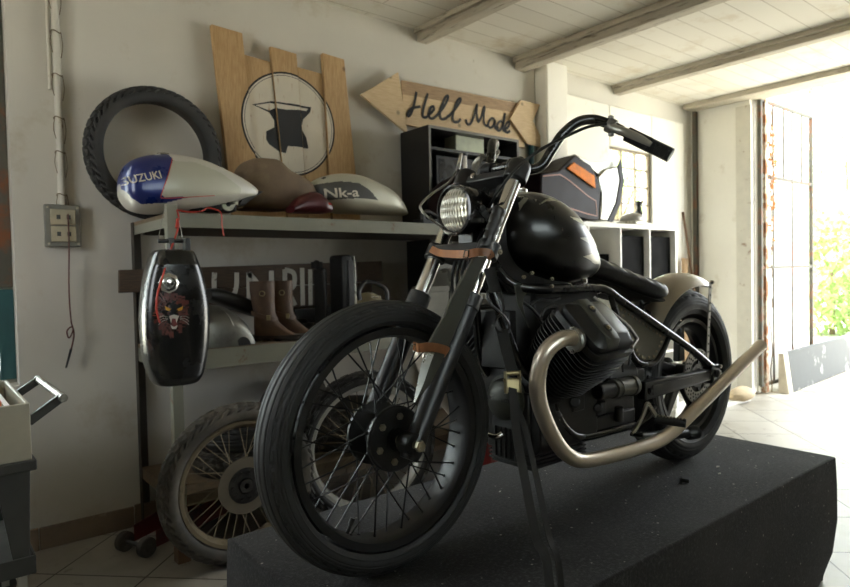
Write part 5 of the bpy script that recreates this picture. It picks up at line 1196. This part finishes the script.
# --- frame
def Fp(px_, py_, y): return tuple(Y(px_, py_, y))
yl = 1.195
def mirror(pts): return [(p[0], 2*yc-p[1])+tuple(p[2:]) for p in pts]
top = [(1.27, yc-.03, 1.295), (1.30, 1.235, 1.225), (1.36, 1.20, 1.202), (1.50, 1.195, 1.199), (1.64, 1.195, 1.196), (1.70, 1.19, 1.185), (1.76, 1.187, 1.155), (1.95, 1.18, 1.066), (2.18, 1.18, .960), (2.34, 1.18, .875)]
down = [(1.25, yc-.03, 1.27), (1.27, 1.24, 1.15), (1.315, 1.215, 1.0), (1.335, 1.205, .88), (1.36, 1.20, .80), tuple(Y(569, 428, 1.2)), tuple(Y(580, 437, 1.2)), tuple(Y(600, 434, 1.2)), tuple(Y(645, 420, 1.2)), (1.98, 1.2, .80)]
down = [(1.255, yc-.02, 1.27), (1.29, 1.26, 1.13), (1.34, 1.23, .98), tuple(Y(549, 395, 1.205)), tuple(Y(557, 415, 1.2)), tuple(Y(568, 431, 1.2)), tuple(Y(582, 437, 1.2)), tuple(Y(610, 431, 1.2)), tuple(Y(642, 421, 1.2)), (1.97, 1.2, .78)]
plate = [tuple(Y(*a, 1.19)) for a in ((610, 294), (618, 320), (628, 344), (634, 358), (643, 364), (655, 362), (664, 348), (669, 336))]
for s in (0, 1):
    f_ = mirror if s else (lambda q: q)
    obj('frame_top_tube', MB().tube(f_(top), .0135, n=14), 'frame_black', bike)
    obj('frame_down_tube', MB().tube(f_(down), .0135, n=14), 'frame_black', bike)
    obj('frame_side_loop', MB().tube(f_(plate), .0095, n=12), 'frame_black', bike)
    yp = 1.192 if not s else 2*yc-1.192
    pp = [Y(*a, 1.192) for a in ((616, 302), (667, 336), (662, 347), (655, 359), (644, 361), (637, 357), (629, 340))]
    pl = obj('riveted_side_plate', MB().ppoly([V((p.x, yp, p.z)) for p in pp], (0, .003, 0)), 'plate_grey', bike, label='grey side plate edged with rivets')
    cx_ = sum(p.x for p in pp)/len(pp); cz_ = sum(p.z for p in pp)/len(pp); n_ = len(pp)
    for i in range(n_):
        a, c = pp[i], pp[(i+1) % n_]; k = max(1, round((c-a).length/.027))
        for j in range(k):
            q = a.lerp(c, j/k); q = V((q.x+(cx_-q.x)*.17, yp, q.z+(cz_-q.z)*.17)); sg = 1 if s else -1
            obj('rivet', MB().lathe([(.0056, 0), (.0046, .003), (0, .0045)], q+V((0, .003 if s else 0, 0)), (0, sg, 0), 8), 'bolt', pl)
    sw = [Y(641, 391, 1.185), Y(718, 368, 1.18)]
    y1_ = 1.185 if not s else 2*yc-1.185
    A_, B_ = V((sw[0].x, y1_, sw[0].z)), V((2.355, y1_, .85))
    arm = obj('swingarm', MB().bar(A_, B_, .036, .062, up=V((0, 0, 1)), w2=.03, h2=.04), 'satin_black', bike, bevel=.006, seg=3)
    d_ = (B_-A_).normalized(); yo = -.019 if not s else .019
    obj('arm_recess', MB().bar(A_+d_*.04+V((0, yo, 0)), A_+d_*.30+V((0, yo*.9, 0)), .003, .034, w2=.003, h2=.026), 'engine_black', arm, bevel=.001)
    obj('pivot_bolt', MB().hexbolt(A_+d_*.02+V((0, yo, 0)), (0, -1 if not s else 1, 0), .012, .006), 'satin_black', arm)
    obj('axle_plate', MB().bx(2.315, 2.375, y1_-.02, y1_+.02, .815, .885), 'satin_black', arm, bevel=.006)
    obj('axle_nut', MB().hexbolt((2.35, y1_+(.02 if s else -.02), .852), (0, 1 if s else -1, 0), .015, .012).hexbolt((2.362, y1_+(.02 if s else -.02), .878), (0, 1 if s else -1, 0), .008, .010), 'alloy', arm)
obj('rear_axle', MB().cyl((RW.x, 1.17, RW.z), (RW.x, 1.45, RW.z), .01), 'bolt', bike)
gp = [Y(*a, 1.215) for a in ((517, 286), (538, 287), (529, 291), (526, 300), (528, 312), (531, 326), (528, 328), (520, 305))]
gp = [Y(*a, 1.205) for a in ((515, 284), (536, 286), (529, 290), (524, 297), (523, 305), (526, 318), (530, 328), (519, 305))]
obj('frame_gusset', MB().ppoly(gp, (0, .006, 0)), 'olive', bike, bevel=.001, label='grey curved gusset plate')
for p in (Y(523, 277, 1.20), Y(531, 273, 1.2), Y(551, 286, 1.185), Y(551, 279, 1.19)):
    obj('frame_bolt', MB().hexbolt(p, (0, -1, 0), .0062, .006), 'bolt', bike)
obj('shock_spring', MB().tube([(2.0+.019*math.cos(a), 1.25+.019*math.sin(a), 1.06+.0095*a/1.4) for a in [k*.5 for k in range(26)]], .0042, n=6, sm=1).cyl((1.985, 1.25, 1.03), (1.985, 1.25, 1.16), .008), 'satin_black', bike)
# --- seat
S_ = [(1.66, 1.258, .045, .024, .026), (1.70, 1.264, .075, .034, .038), (1.78, 1.250, .09, .036, .042), (1.86, 1.225, .10, .036, .042), (1.94, 1.199, .118, .036, .040), (2.02, 1.180, .125, .036, .038), (2.065, 1.172, .115, .032, .032), (2.085, 1.170, .09, .018, .018)]
P = spline(S_, 8); rings = []
for i, (x, z, w, u_, d_) in enumerate(P):
    rib_ = 1+.13*math.sin(i*1.05); rings.append(sring((x, yc, z), (0, 1, 0), (0, 0, 1), w, u_*rib_, d_, 40, 2.6))
st = obj('seat', MB().loft(rings), 'leather_blk', bike, label='low ribbed black leather solo seat')
obj('seat_pan', MB().loft([sring((x, yc, z-d_-.002), (0, 1, 0), (0, 0, 1), w*.9, .004, .004, 24, 3) for x, z, w, u_, d_ in P[4:-4:4]]), 'matt_black', st)
# --- rear mudguard
rings = []; n_ = 30
for i in range(n_+1):
    a = math.radians(75+(160-75)*i/n_); e = V((math.cos(a), 0, math.sin(a))); fl = 1.0
    out = []; inn = []
    for k in range(17):
        q = -1+2*k/16; rr_ = .398-.05*abs(q)**2.4; out.append(RW+e*rr_+V((0, q*.092, 0))); inn.append(RW+e*(rr_-.004)+V((0, q*.089, 0)))
    rings.append(out+inn[::-1])
mg = obj('rear_mudguard', MB().loft(rings), 'tan_fender', bike, label='champagne painted rear mudguard', angle=50)
a = math.radians(79); q0 = RW+V((math.cos(a)*.365, -.094, math.sin(a)*.365)); q1 = V((2.40, 1.205, .95))
st_ = obj('mudguard_stay', MB().bar(q0, V((2.365, 1.21, .90)), .018, .003, up=V((0, 1, 0))), 'alloy', bike)
dd = V((2.365, 1.21, .90))-q0
for k in range(9): p = q0+dd*((k+.6)/9.5)+V((0, -.002, 0)); obj('stay_hole', MB().cyl(p+V((0, .0, 0)), p+V((0, -.001, 0)), .0045, n=10), 'matt_black', st_)
obj('stay_bolt', MB().hexbolt(q0+V((0, -.003, 0)), (0, -1, 0), .009, .009), 'chrome', st_)
# --- engine
EC = V((1.44, yc, .83))
def rrect(w, h, r, n=5):
    out = []
    for cx_, cy_, a0 in ((w-r, h-r, 0), (-(w-r), h-r, PI/2), (-(w-r), -(h-r), PI), (w-r, -(h-r), 3*PI/2)):
        for k in range(n+1): a = a0+PI/2*k/n; out.append((cx_+math.cos(a)*r, cy_+math.sin(a)*r))
    return out
eng = obj('crankcase', MB().prism(rrect(.12, .125, .045), (1.37, yc, .84), (0, 1, 0), (0, 0, 1), .27).bx(1.36, 1.70, yc-.085, yc+.085, .72, .90), 'engine_black', bike, bevel=.005)
obj('alternator_cover', MB().lathe([(.0, .03), (.03, .028), (.054, .02), (.060, .012), (.062, 0), (.072, -.002), (.072, -.03)], (1.352, yc, .875), (-1, 0, 0), 48), 'olive', eng, label='round grey alternator cover')
b = MB(); vs, fs, w = text_mesh('MOTO GUZZI', .016, .0008, .0006)
s_ = .088/w
b.add([V((1.3237-.0000, yc+.044-v.x*s_, .872+v.y))+V((-v.z, 0, 0)) for v in vs], fs); obj('cover_lettering', b, 'engine_black', eng)
b = MB()
for k in range(9): z = .66+.012*k
for k in range(7): b.bx(1.37, 1.62, yc-.09, yc+.09, .680+.012*k, .685+.012*k)
b.bx(1.375, 1.61, yc-.08, yc+.08, .672, .77); obj('finned_sump', b, 'matt_black', eng, bevel=.001)
b = MB()
for k in range(5): b.bx(1.345, 1.42, yc-.045+.02*k, yc-.041+.02*k, .70, .79)
b.bx(1.352, 1.42, yc-.055, yc+.055, .70, .82); obj('timing_cover', b, 'matt_black', eng, bevel=.001)
obj('gearbox', MB().prism(rrect(.10, .11, .035), (1.63, yc, .85), (0, 1, 0), (0, 0, 1), .24).cyl((1.70, yc-.07, .90), (1.86, yc-.07, .90), .055).bx(1.62, 1.86, yc-.11, yc+.11, .74, .79), 'engine_black', bike, bevel=.006)
for sgn in (-1, 1):
    ca = V((0, sgn*.7071, .7071)); cb = V((0, -sgn*.7071, .7071)) if sgn < 0 else V((0, -.7071, .7071))
    cb = V((0, sgn*.7071, -.7071))                   # outward and down, square to the cylinder
    def CYp(t, u=0, v=0): return EC+ca*t+V((1, 0, 0))*u+cb*v
    b = MB()
    def slab(b, t0, t1, w, h, r):
        pts = rrect(w, h, r); b.loft([[CYp(t0, *q) for q in pts], [CYp(t1, *q) for q in pts]])
    slab(b, .10, .36, .060, .060, .055); cyl_ = obj('cylinder', b, 'engine_black', bike)
    for k in range(14):
        t = .165+.0135*k; w = .082+.018*min(1, k/8); b = MB(); slab(b, t, t+.0032, w, w*.97, .035); obj('cooling_fin', b, 'engine_black', cyl_)
    b = MB(); slab(b, .352, .372, .094, .094, .03)
    pts = rrect(.084, .082, .022); pts2 = rrect(.060, .056, .018); b.loft([[CYp(.372, *q) for q in pts], [CYp(.388, *q) for q in pts], [CYp(.410, *q) for q in pts2]])
    hd = obj('rocker_cover', b, 'satin_black', bike, bevel=.003)
    b = MB(); pts = [(-.020, -.086), (.020, -.086), (.027, -.06), (.027, .06), (.020, .086), (-.020, .086), (-.027, .06), (-.027, -.06)]
    b.loft([[CYp(.385, q[0]-.026, q[1]) for q in pts], [CYp(.412, q[0]-.026, q[1]*.86) for q in pts], [CYp(.415, q[0]*.8-.026, q[1]*.8) for q in pts]]); obj('cover_ridge', b, 'olive', hd, bevel=.002)
    for v in (-.035, .035):
        obj('cover_bolt', MB().cyl(CYp(.4155, -.026, v), CYp(.4165, -.026, v), .013, n=20), 'matt_black', hd); obj('cover_bolt', MB().hexbolt(CYp(.416, -.026, v), ca, .007, .003), 'brass', hd)
    e0_, e1_ = (.094, -.08), (.098, .06)
    obj('cover_edge', MB().tube([CYp(.40, .05, -.088), CYp(.40, .096, .03), CYp(.395, .094, .07), CYp(.39, .05, .09)], .005, n=8, sm=1), 'alloy', hd, label='bright machined cover edge')
    obj('plug_cap', MB().cyl(CYp(.33, .088, .035), CYp(.34, .14, .05), .011).tube([CYp(.34, .135, .05), CYp(.34, .16, .0), CYp(.30, .17, -.08), CYp(.22, .12, -.16)], .0045, n=6), 'dark_plastic', bike)
    # ribbed outer cover, bolts near the front
    pc = V((1.336, yc+sgn*.268, 1.07)); obj('exhaust_flange', MB().lathe([(.020, -.012), (.032, -.012), (.034, 0), (.030, .006), (.020, .006)], pc, (-1, 0, 0), 12).hexbolt(pc+V((0, 0, .03)), (-1, 0, 0), .006, .01).hexbolt(pc-V((0, 0, .03)), (-1, 0, 0), .006, .01), 'alloy', hd)
    obj('port_stub', MB().cyl(pc, pc+V((.06, -sgn*.01, -.01)), .027), 'engine_black', cyl_)
    # intake and carburettor
    obj('carburettor', MB().cyl((1.57, yc+sgn*.13, 1.03), (1.68, yc+sgn*.11, 1.02), .026).cyl((1.60, yc+sgn*.13, .97), (1.60, yc+sgn*.13, 1.09), .022).cyl((1.68, yc+sgn*.11, 1.02), (1.73, yc+sgn*.11, 1.02), .034), 'alloy_dark', bike, bevel=.002)
# exhausts
ex = [(573, 338, 1.042), (563, 338.5, 1.042), (552, 345, 1.048), (542, 359, 1.06), (537.5, 380, 1.075), (539, 401, 1.09), (546, 422, 1.105), (557, 443, 1.115), (568, 455, 1.118), (582, 460.5, 1.12), (610, 456, 1.12), (645, 446, 1.12), (667, 435.5, 1.118), (690, 414.5, 1.114), (725, 380, 1.107), (761, 345, 1.10)]
exw = [tuple(Y(a, c, y)) for a, c, y in ex]
for s in (0, 1):
    pts = mirror(exw) if s else exw
    p2 = [tuple(p)+(.0215 if i < 11 else .0225,) for i, p in enumerate(pts)]
    h = obj('exhaust_pipe', MB().tube(p2, .022, n=24, sm=6, caps=False), 'exhaust', bike, label='bare steel exhaust pipe sweeping up to the rear')
    d_ = (V(pts[-1])-V(pts[-2])).normalized(); e = V(pts[-1])
    obj('exhaust_tip', MB().lathe([(.0228, -.03), (.0235, 0), (.0205, 0), (.0195, -.06), (.0, -.061)], e, d_, 24), 'exhaust', h)
# starter, brackets, peg, levers
p = Y(600, 380, 1.17); q = Y(629, 376, 1.17)
b = MB().cyl(Y(612, 389, 1.16), Y(634, 385, 1.16), .029, n=24).cyl(Y(616, 388.3, 1.16), Y(618, 388, 1.16), .0315, n=24).cyl(Y(630, 385.7, 1.16), Y(633, 385.2, 1.16), .032, n=24); obj('starter_motor', b, 'housing_grey', bike, bevel=.001, label='grey cylindrical starter housing')
obj('starter_cap', MB().cyl(Y(597, 392, 1.16), Y(611, 389.3, 1.16), .024, .026, n=22), 'engine_black', bike, bevel=.004)
b = MB().tube([Y(623, 372, 1.17), Y(623, 355, 1.17), Y(630, 352, 1.17), Y(629, 366, 1.17)], .004, n=6); obj('coil_bracket', b, 'satin_black', bike)
obj('regulator', MB().box(Y(635, 377, 1.22), (.05, .04, .06)), 'engine_black', bike, bevel=.004)
for k, (a, c, y, s_) in enumerate(((598, 408, 1.20, .05), (575, 402, 1.2, .06))):
    obj('engine_casting', MB().box(Y(a, c, y), (s_, .03, s_*.9)).cyl(Y(a, c, y-.015), Y(a, c, y-.022), s_*.3), 'engine_black', bike, bevel=.008)
b = MB()
for pts in ([(520, 300), (535, 312), (545, 330), (548, 345)], [(541, 318), (544, 310), (552, 306), (560, 309), (566, 318)], [(530, 305), (538, 300), (550, 300), (560, 298)], [(560, 380), (575, 392), (590, 398), (610, 400)], [(548, 398), (560, 408), (580, 412), (600, 408), (618, 398)], [(556, 388), (566, 402), (576, 420)], [(596, 395), (586, 408), (575, 418), (566, 424)]):
    b.tube([Y(a, c, 1.215) for a, c in pts], .005, n=8)
obj('hoses', b, 'dark_plastic', bike)
obj('air_box', MB().bx(1.40, 1.72, 1.235, 1.385, .94, 1.192), 'matt_black', bike, bevel=.012); obj('battery_box', MB().bx(1.74, 1.86, 1.23, 1.39, .93, 1.10), 'matt_black', bike, bevel=.008); obj('oil_cooler', MB().bx(1.315, 1.345, 1.25, 1.37, .97, 1.14), 'matt_black', bike, bevel=.004)
obj('horn', MB().lathe([(.0, 0), (.035, 0), (.036, .02), (.02, .03), (0, .03)], Y(549, 315, 1.26), (-.4, -1, 0), 24), 'engine_black', bike); obj('horn_bolt', MB().hexbolt(Y(549, 317, 1.21), (-.4, -1, 0), .008, .006), 'chrome', bike)
obj('footpeg', MB().cyl(Y(655, 419, 1.12), Y(686, 423.5, 1.04), .0135, n=14), 'rubber_new', bike, bevel=.002)
b = MB(); a, c = Y(655, 419, 1.12), Y(686, 423.5, 1.04)
for k in range(9):
    for s_ in (-1, 1): b.ball(a.lerp(c, (k+.7)/9.5)+V((0, 0, .013))+V((.006*s_, 0, 0)), .0028, 6)
obj('peg_studs', b, 'bolt', bike)
obj('gear_lever', MB().strap([tuple(Y(632, 434, 1.11)), tuple(Y(637, 427, 1.11)), tuple(Y(643, 415, 1.11)), tuple(Y(647, 404, 1.11)), tuple(Y(651, 408, 1.11)), tuple(Y(656, 416, 1.11))], .013, .006, V((0, 1, 0))), 'silver_paint', bike, label='bright slotted gear lever')
obj('toe_peg', MB().cyl(Y(631, 434, 1.12), Y(644, 437, 1.07), .006, n=10), 'dark_plastic', bike)
obj('rear_stay_tube', MB().tube([Y(640, 437, 1.22), Y(666, 435, 1.21), Y(690, 433, 1.20)], .017, n=14), 'satin_black', bike); p = Y(690, 433, 1.20); obj('stay_tube_end', MB().lathe([(.017, -.02), (.024, -.012), (.025, .03), (.020, .03), (.018, .0), (0, .0)], p+V((.0, 0, 0)), (1, -.3, 0), 20), 'satin_black', bike)
obj('peg_mount', MB().bar(Y(640, 430, 1.19), Y(657, 418, 1.14), .03, .012, up=V((0, 1, 0))), 'satin_black', bike, bevel=.003)
p = Y(598, 420, 1.2)
obj('oil_filter', MB().cyl(Y(619, 421, 1.19), Y(619, 407, 1.19), .014), 'alloy_dark', bike)
# kickstand side bracket on the front left: chrome loop seen by the engine
obj('side_bracket', MB().tube([Y(484, 427, 1.36), Y(488, 434, 1.32), Y(496, 437, 1.29), Y(502, 434, 1.28)], .009, n=10), 'chrome', bike)

# ================================================================ MACHETE STRAPPED TO THE FORK
ym = 1.155; t = thing('machete', Y(440, 350, ym), 'machete with a black wrapped handle strapped in front of the near fork leg', 'machete')
G = [Y(484, 253, ym), Y(488, 241, ym), Y(494, 225, ym), Y(500, 209, ym)]
P = spline([tuple(p)+(r_,) for p, r_ in zip(G, (.021, .019, .020, .022))], 8)
P = [p[:3]+(p[3]*(.99-.13*(1 if i % 4 == 0 else 0)),) for i, p in enumerate(P)]
obj('handle', MB().tube(P, .018, n=18, sm=1, up=V((0, 1, 0)), sec=[(x, y*.72) for x, y in circ(18)]), 'leather_blk', t, bevel=.0)
Lf = [(474, 257), (462, 278), (452, 297), (443, 318), (432, 337), (426, 349), (421, 364), (417, 384), (413.5, 402)]
Rt = [(487, 257), (476, 278), (468, 297), (460, 318), (452, 337), (446, 350), (440, 364), (430, 383), (415, 402)]
A_ = [Y(*a, ym) for a in Lf]; B_ = [Y(*a, ym) for a in Rt]; n6 = 6
obj('sheath', MB().loft([[A_[i]+V((0, -.003, 0)), B_[i]+V((0, -.004, 0)), B_[i]+V((0, .008, 0)), A_[i]+V((0, .006, 0))] for i in range(6)]), 'olive', t, bevel=.002)
bl = obj('blade', MB().loft([[A_[i]+V((0, 0, 0)), A_[i].lerp(B_[i], .45)+V((0, -.003, 0)), B_[i]+V((0, -.003, 0)), B_[i]+V((0, .003, 0)), A_[i].lerp(B_[i], .45)+V((0, .003, 0))] for i in range(5, 9)]), 'olive', t, angle=20)
obj('cutting_edge', MB().loft([[A_[i]+V((0, -.0005, 0)), A_[i].lerp(B_[i], .42)+V((0, -.0042, 0)), A_[i].lerp(B_[i], .42)+V((0, .0042, 0))] for i in range(5, 9)]), 'steel_edge', bl, angle=20, label='bright ground cutting edge')
up1 = tag(obj('leather_strap', MB().strap([tuple(Y(491, 258, 1.165)), tuple(Y(489, 253, 1.14)), tuple(Y(478, 252, 1.135)), tuple(Y(467, 254, 1.165)), tuple(Y(452, 254, 1.24)), tuple(Y(440, 253, 1.32)), tuple(Y(433, 250, 1.375)), tuple(Y(431, 249, 1.39))], .020, .003, V((-.6, -.75, 0))), 'leather_tan'), 'tan leather belt strap round the top of the fork below the headlamp', 'strap')
obj('buckle', MB().tube([Y(469, 250.5, 1.155), Y(465, 250.5, 1.165), Y(463.5, 257, 1.165), Y(468, 257.5, 1.155)], .002, n=6, closed=True, sm=1), 'chrome', up1)
st2 = tag(obj('leather_strap', MB().strap([tuple(Y(446, 354, 1.19)), tuple(Y(447, 351, 1.15)), tuple(Y(438, 348, 1.14)), tuple(Y(428, 347, 1.142)), tuple(Y(419, 348, 1.15)), tuple(Y(414, 346, 1.20))], .021, .003, V((-.3, -1, 0))), 'leather_tan'), 'tan leather strap holding the blade halfway down the fork leg', 'strap')
obj('buckle', MB().tube([Y(416, 344, 1.165), Y(413, 345, 1.18), Y(413, 351, 1.18), Y(416, 351, 1.165)], .002, n=6, closed=True, sm=1), 'chrome', st2)

# ================================================================ TIE DOWN STRAP
t = thing('tie_down_strap', Y(512, 390, 1.14), 'black webbing tie down strap with a metal buckle and hook holding the motorcycle', 'strap')
H0 = Y(487, 262, 1.155); H1 = Y(499, 300, 1.13); H2 = Y(512, 372, 1.10); H3 = Y(556, 587, .885)
d_ = (H3-H2); H4 = H2+d_*1.12
obj('webbing', MB().strap([tuple(Y(489, 268, 1.16)), tuple(Y(493, 282, 1.15)), tuple(Y(496, 292, 1.14))], .030, .003, V((-.5, -1, 0)), sm=3), 'webbing', t)
obj('webbing', MB().strap([tuple(Y(502, 330, 1.12)), tuple(Y(507, 352, 1.11)), tuple(H2)], .030, .003, V((-.5, -1, 0)), sm=3), 'webbing', t)
obj('webbing', MB().strap([tuple(H2+V((0, 0, -.02))), tuple(Y(516, 430, 1.04)), tuple(Y(525, 480, .985)), tuple(Y(536, 537, .93)), tuple(Y(550, 590, .885)), tuple(V((Y(554, 600, .87).x, .865, .0)))], .021, .003, V((-.5, -1, 0)), sm=4), 'webbing', t)
obj('webbing', MB().strap([tuple(H2+V((.01, .02, -.04))), tuple(Y(525, 430, 1.06)), tuple(Y(537, 480, 1.0)), tuple(Y(549, 537, .94)), tuple(Y(561, 590, .89)), tuple(V((Y(560, 600, .87).x+.01, .87, .0)))], .017, .003, V((-.2, -1, 0)), sm=4), 'webbing', t)
obj('floor_anchor', MB().box((Y(556, 600, .87).x+.005, .866, .006), (.07, .03, .012)), 'cart_dark', t)
c = Y(512.5, 382, 1.095); e1_ = (Y(513, 400, 1.09)-Y(512, 370, 1.10)).normalized(); 
b = MB(); sd = V((.89, -.45, 0)); nm_ = sd.cross(e1_)
for s in (-1, 1): b.bar(c-e1_*.028+sd*.018*s, c+e1_*.028+sd*.018*s, .003, .022, up=nm_)
b.bar(c-e1_*.006, c+e1_*.026, .034, .012, up=nm_).cyl(c-e1_*.022-sd*.02, c-e1_*.022+sd*.02, .006, n=10).cyl(c-e1_*.006-sd*.024, c-e1_*.006+sd*.024, .004, n=8)
obj('buckle', b, 'brass', t, bevel=.002, label='dull brass coloured cam buckle')
obj('hook', MB().tube([Y(497, 292, 1.14), Y(491, 288, 1.15), Y(487, 296, 1.15), Y(491, 304, 1.14), Y(500, 312, 1.13), Y(508, 322, 1.12), Y(508, 330, 1.12), Y(500, 332, 1.12), Y(495, 326, 1.12), Y(497, 318, 1.13), Y(503, 312, 1.13), Y(503, 300, 1.13), Y(500, 290, 1.14), Y(495, 285, 1.15)], .0032, n=8), 'satin_black', t)
# ================================================================ LIGHT
w = bpy.data.worlds.new('world'); SC.world = w; w.use_nodes = True; nt = w.node_tree; N = nt.nodes; Lk = nt.links
bg = N['Background']; 
bg.inputs[0].default_value = (2.5, 2.66, 2.74, 1)
bg.inputs[1].default_value = 1
sl = bpy.data.lights.new('sun', 'SUN'); sl.energy = 16; sl.angle = .02; sl.color = (1, .98, .94); so = bpy.data.objects.new('sun', sl); COL.objects.link(so); so.rotation_euler = V((.22, -.6, -.75)).to_track_quat('-Z', 'Y').to_euler(); so.location = (8, 6, 8)
def portal(loc, rot, sx, sy):
    l = bpy.data.lights.new('daylight_portal', 'AREA'); l.shape = 'RECTANGLE'; l.size = sx; l.size_y = sy; l.cycles.is_portal = True
    o = bpy.data.objects.new('daylight_portal', l); COL.objects.link(o); o.location = loc; o.rotation_euler = rot
portal((6.7, 1.56, 1.47), (0, PI/2, 0), 2.9, 2.6)
portal((-.42, 3.66, 1.77), (-PI/2, 0, 0), 1.5, 1.9)
portal((5.26, 3.6, 2.03), (-PI/2, 0, 0), .66, .66)
portal((-1.7, 2.05, 1.95), (0, -PI/2, 0), 1.3, .9)  # unseen left wall opening, sized to light tanks and post
portal((.9, -2.3, 2.2), (PI/2, 0, 0), 3.6, .9)  # sky portal of the added front fill window
for o in list(SC.objects):
    if o.parent is None and 'category' in o:
        k = o.name.split('.')[0]
        g_ = {'loose_tyre': 'loose tyres on the rack', 'leather_boot': 'pair of brown boots', 'engine_part': 'engine parts in the first cube opening', 'storage_bin': 'black bins in the white cubes', 'spoked_wheel': 'loose spoked wheels in front of the rack', 'metal_pot': 'grey metal pots beside the boots', 'leather_strap': 'tan straps on the fork', 'fuel_tank': 'fuel tanks lying on the top shelf', 'tree': 'trees beyond the doorway', 'bush': 'bushes beyond the doorway'}.get(k)
        if g_: o['group'] = g_
SC.view_settings.view_transform = 'Standard'; SC.view_settings.look = 'None'; SC.view_settings.gamma = 1; SC.view_settings.use_curve_mapping = False
SC.view_settings.exposure = 1.72
SC.cycles.max_bounces = 9; SC.cycles.diffuse_bounces = 5; SC.cycles.glossy_bounces = 4; SC.cycles.transmission_bounces = 6
SC.cycles.caustics_reflective = False; SC.cycles.caustics_refractive = False; SC.cycles.sample_clamp_indirect = 6
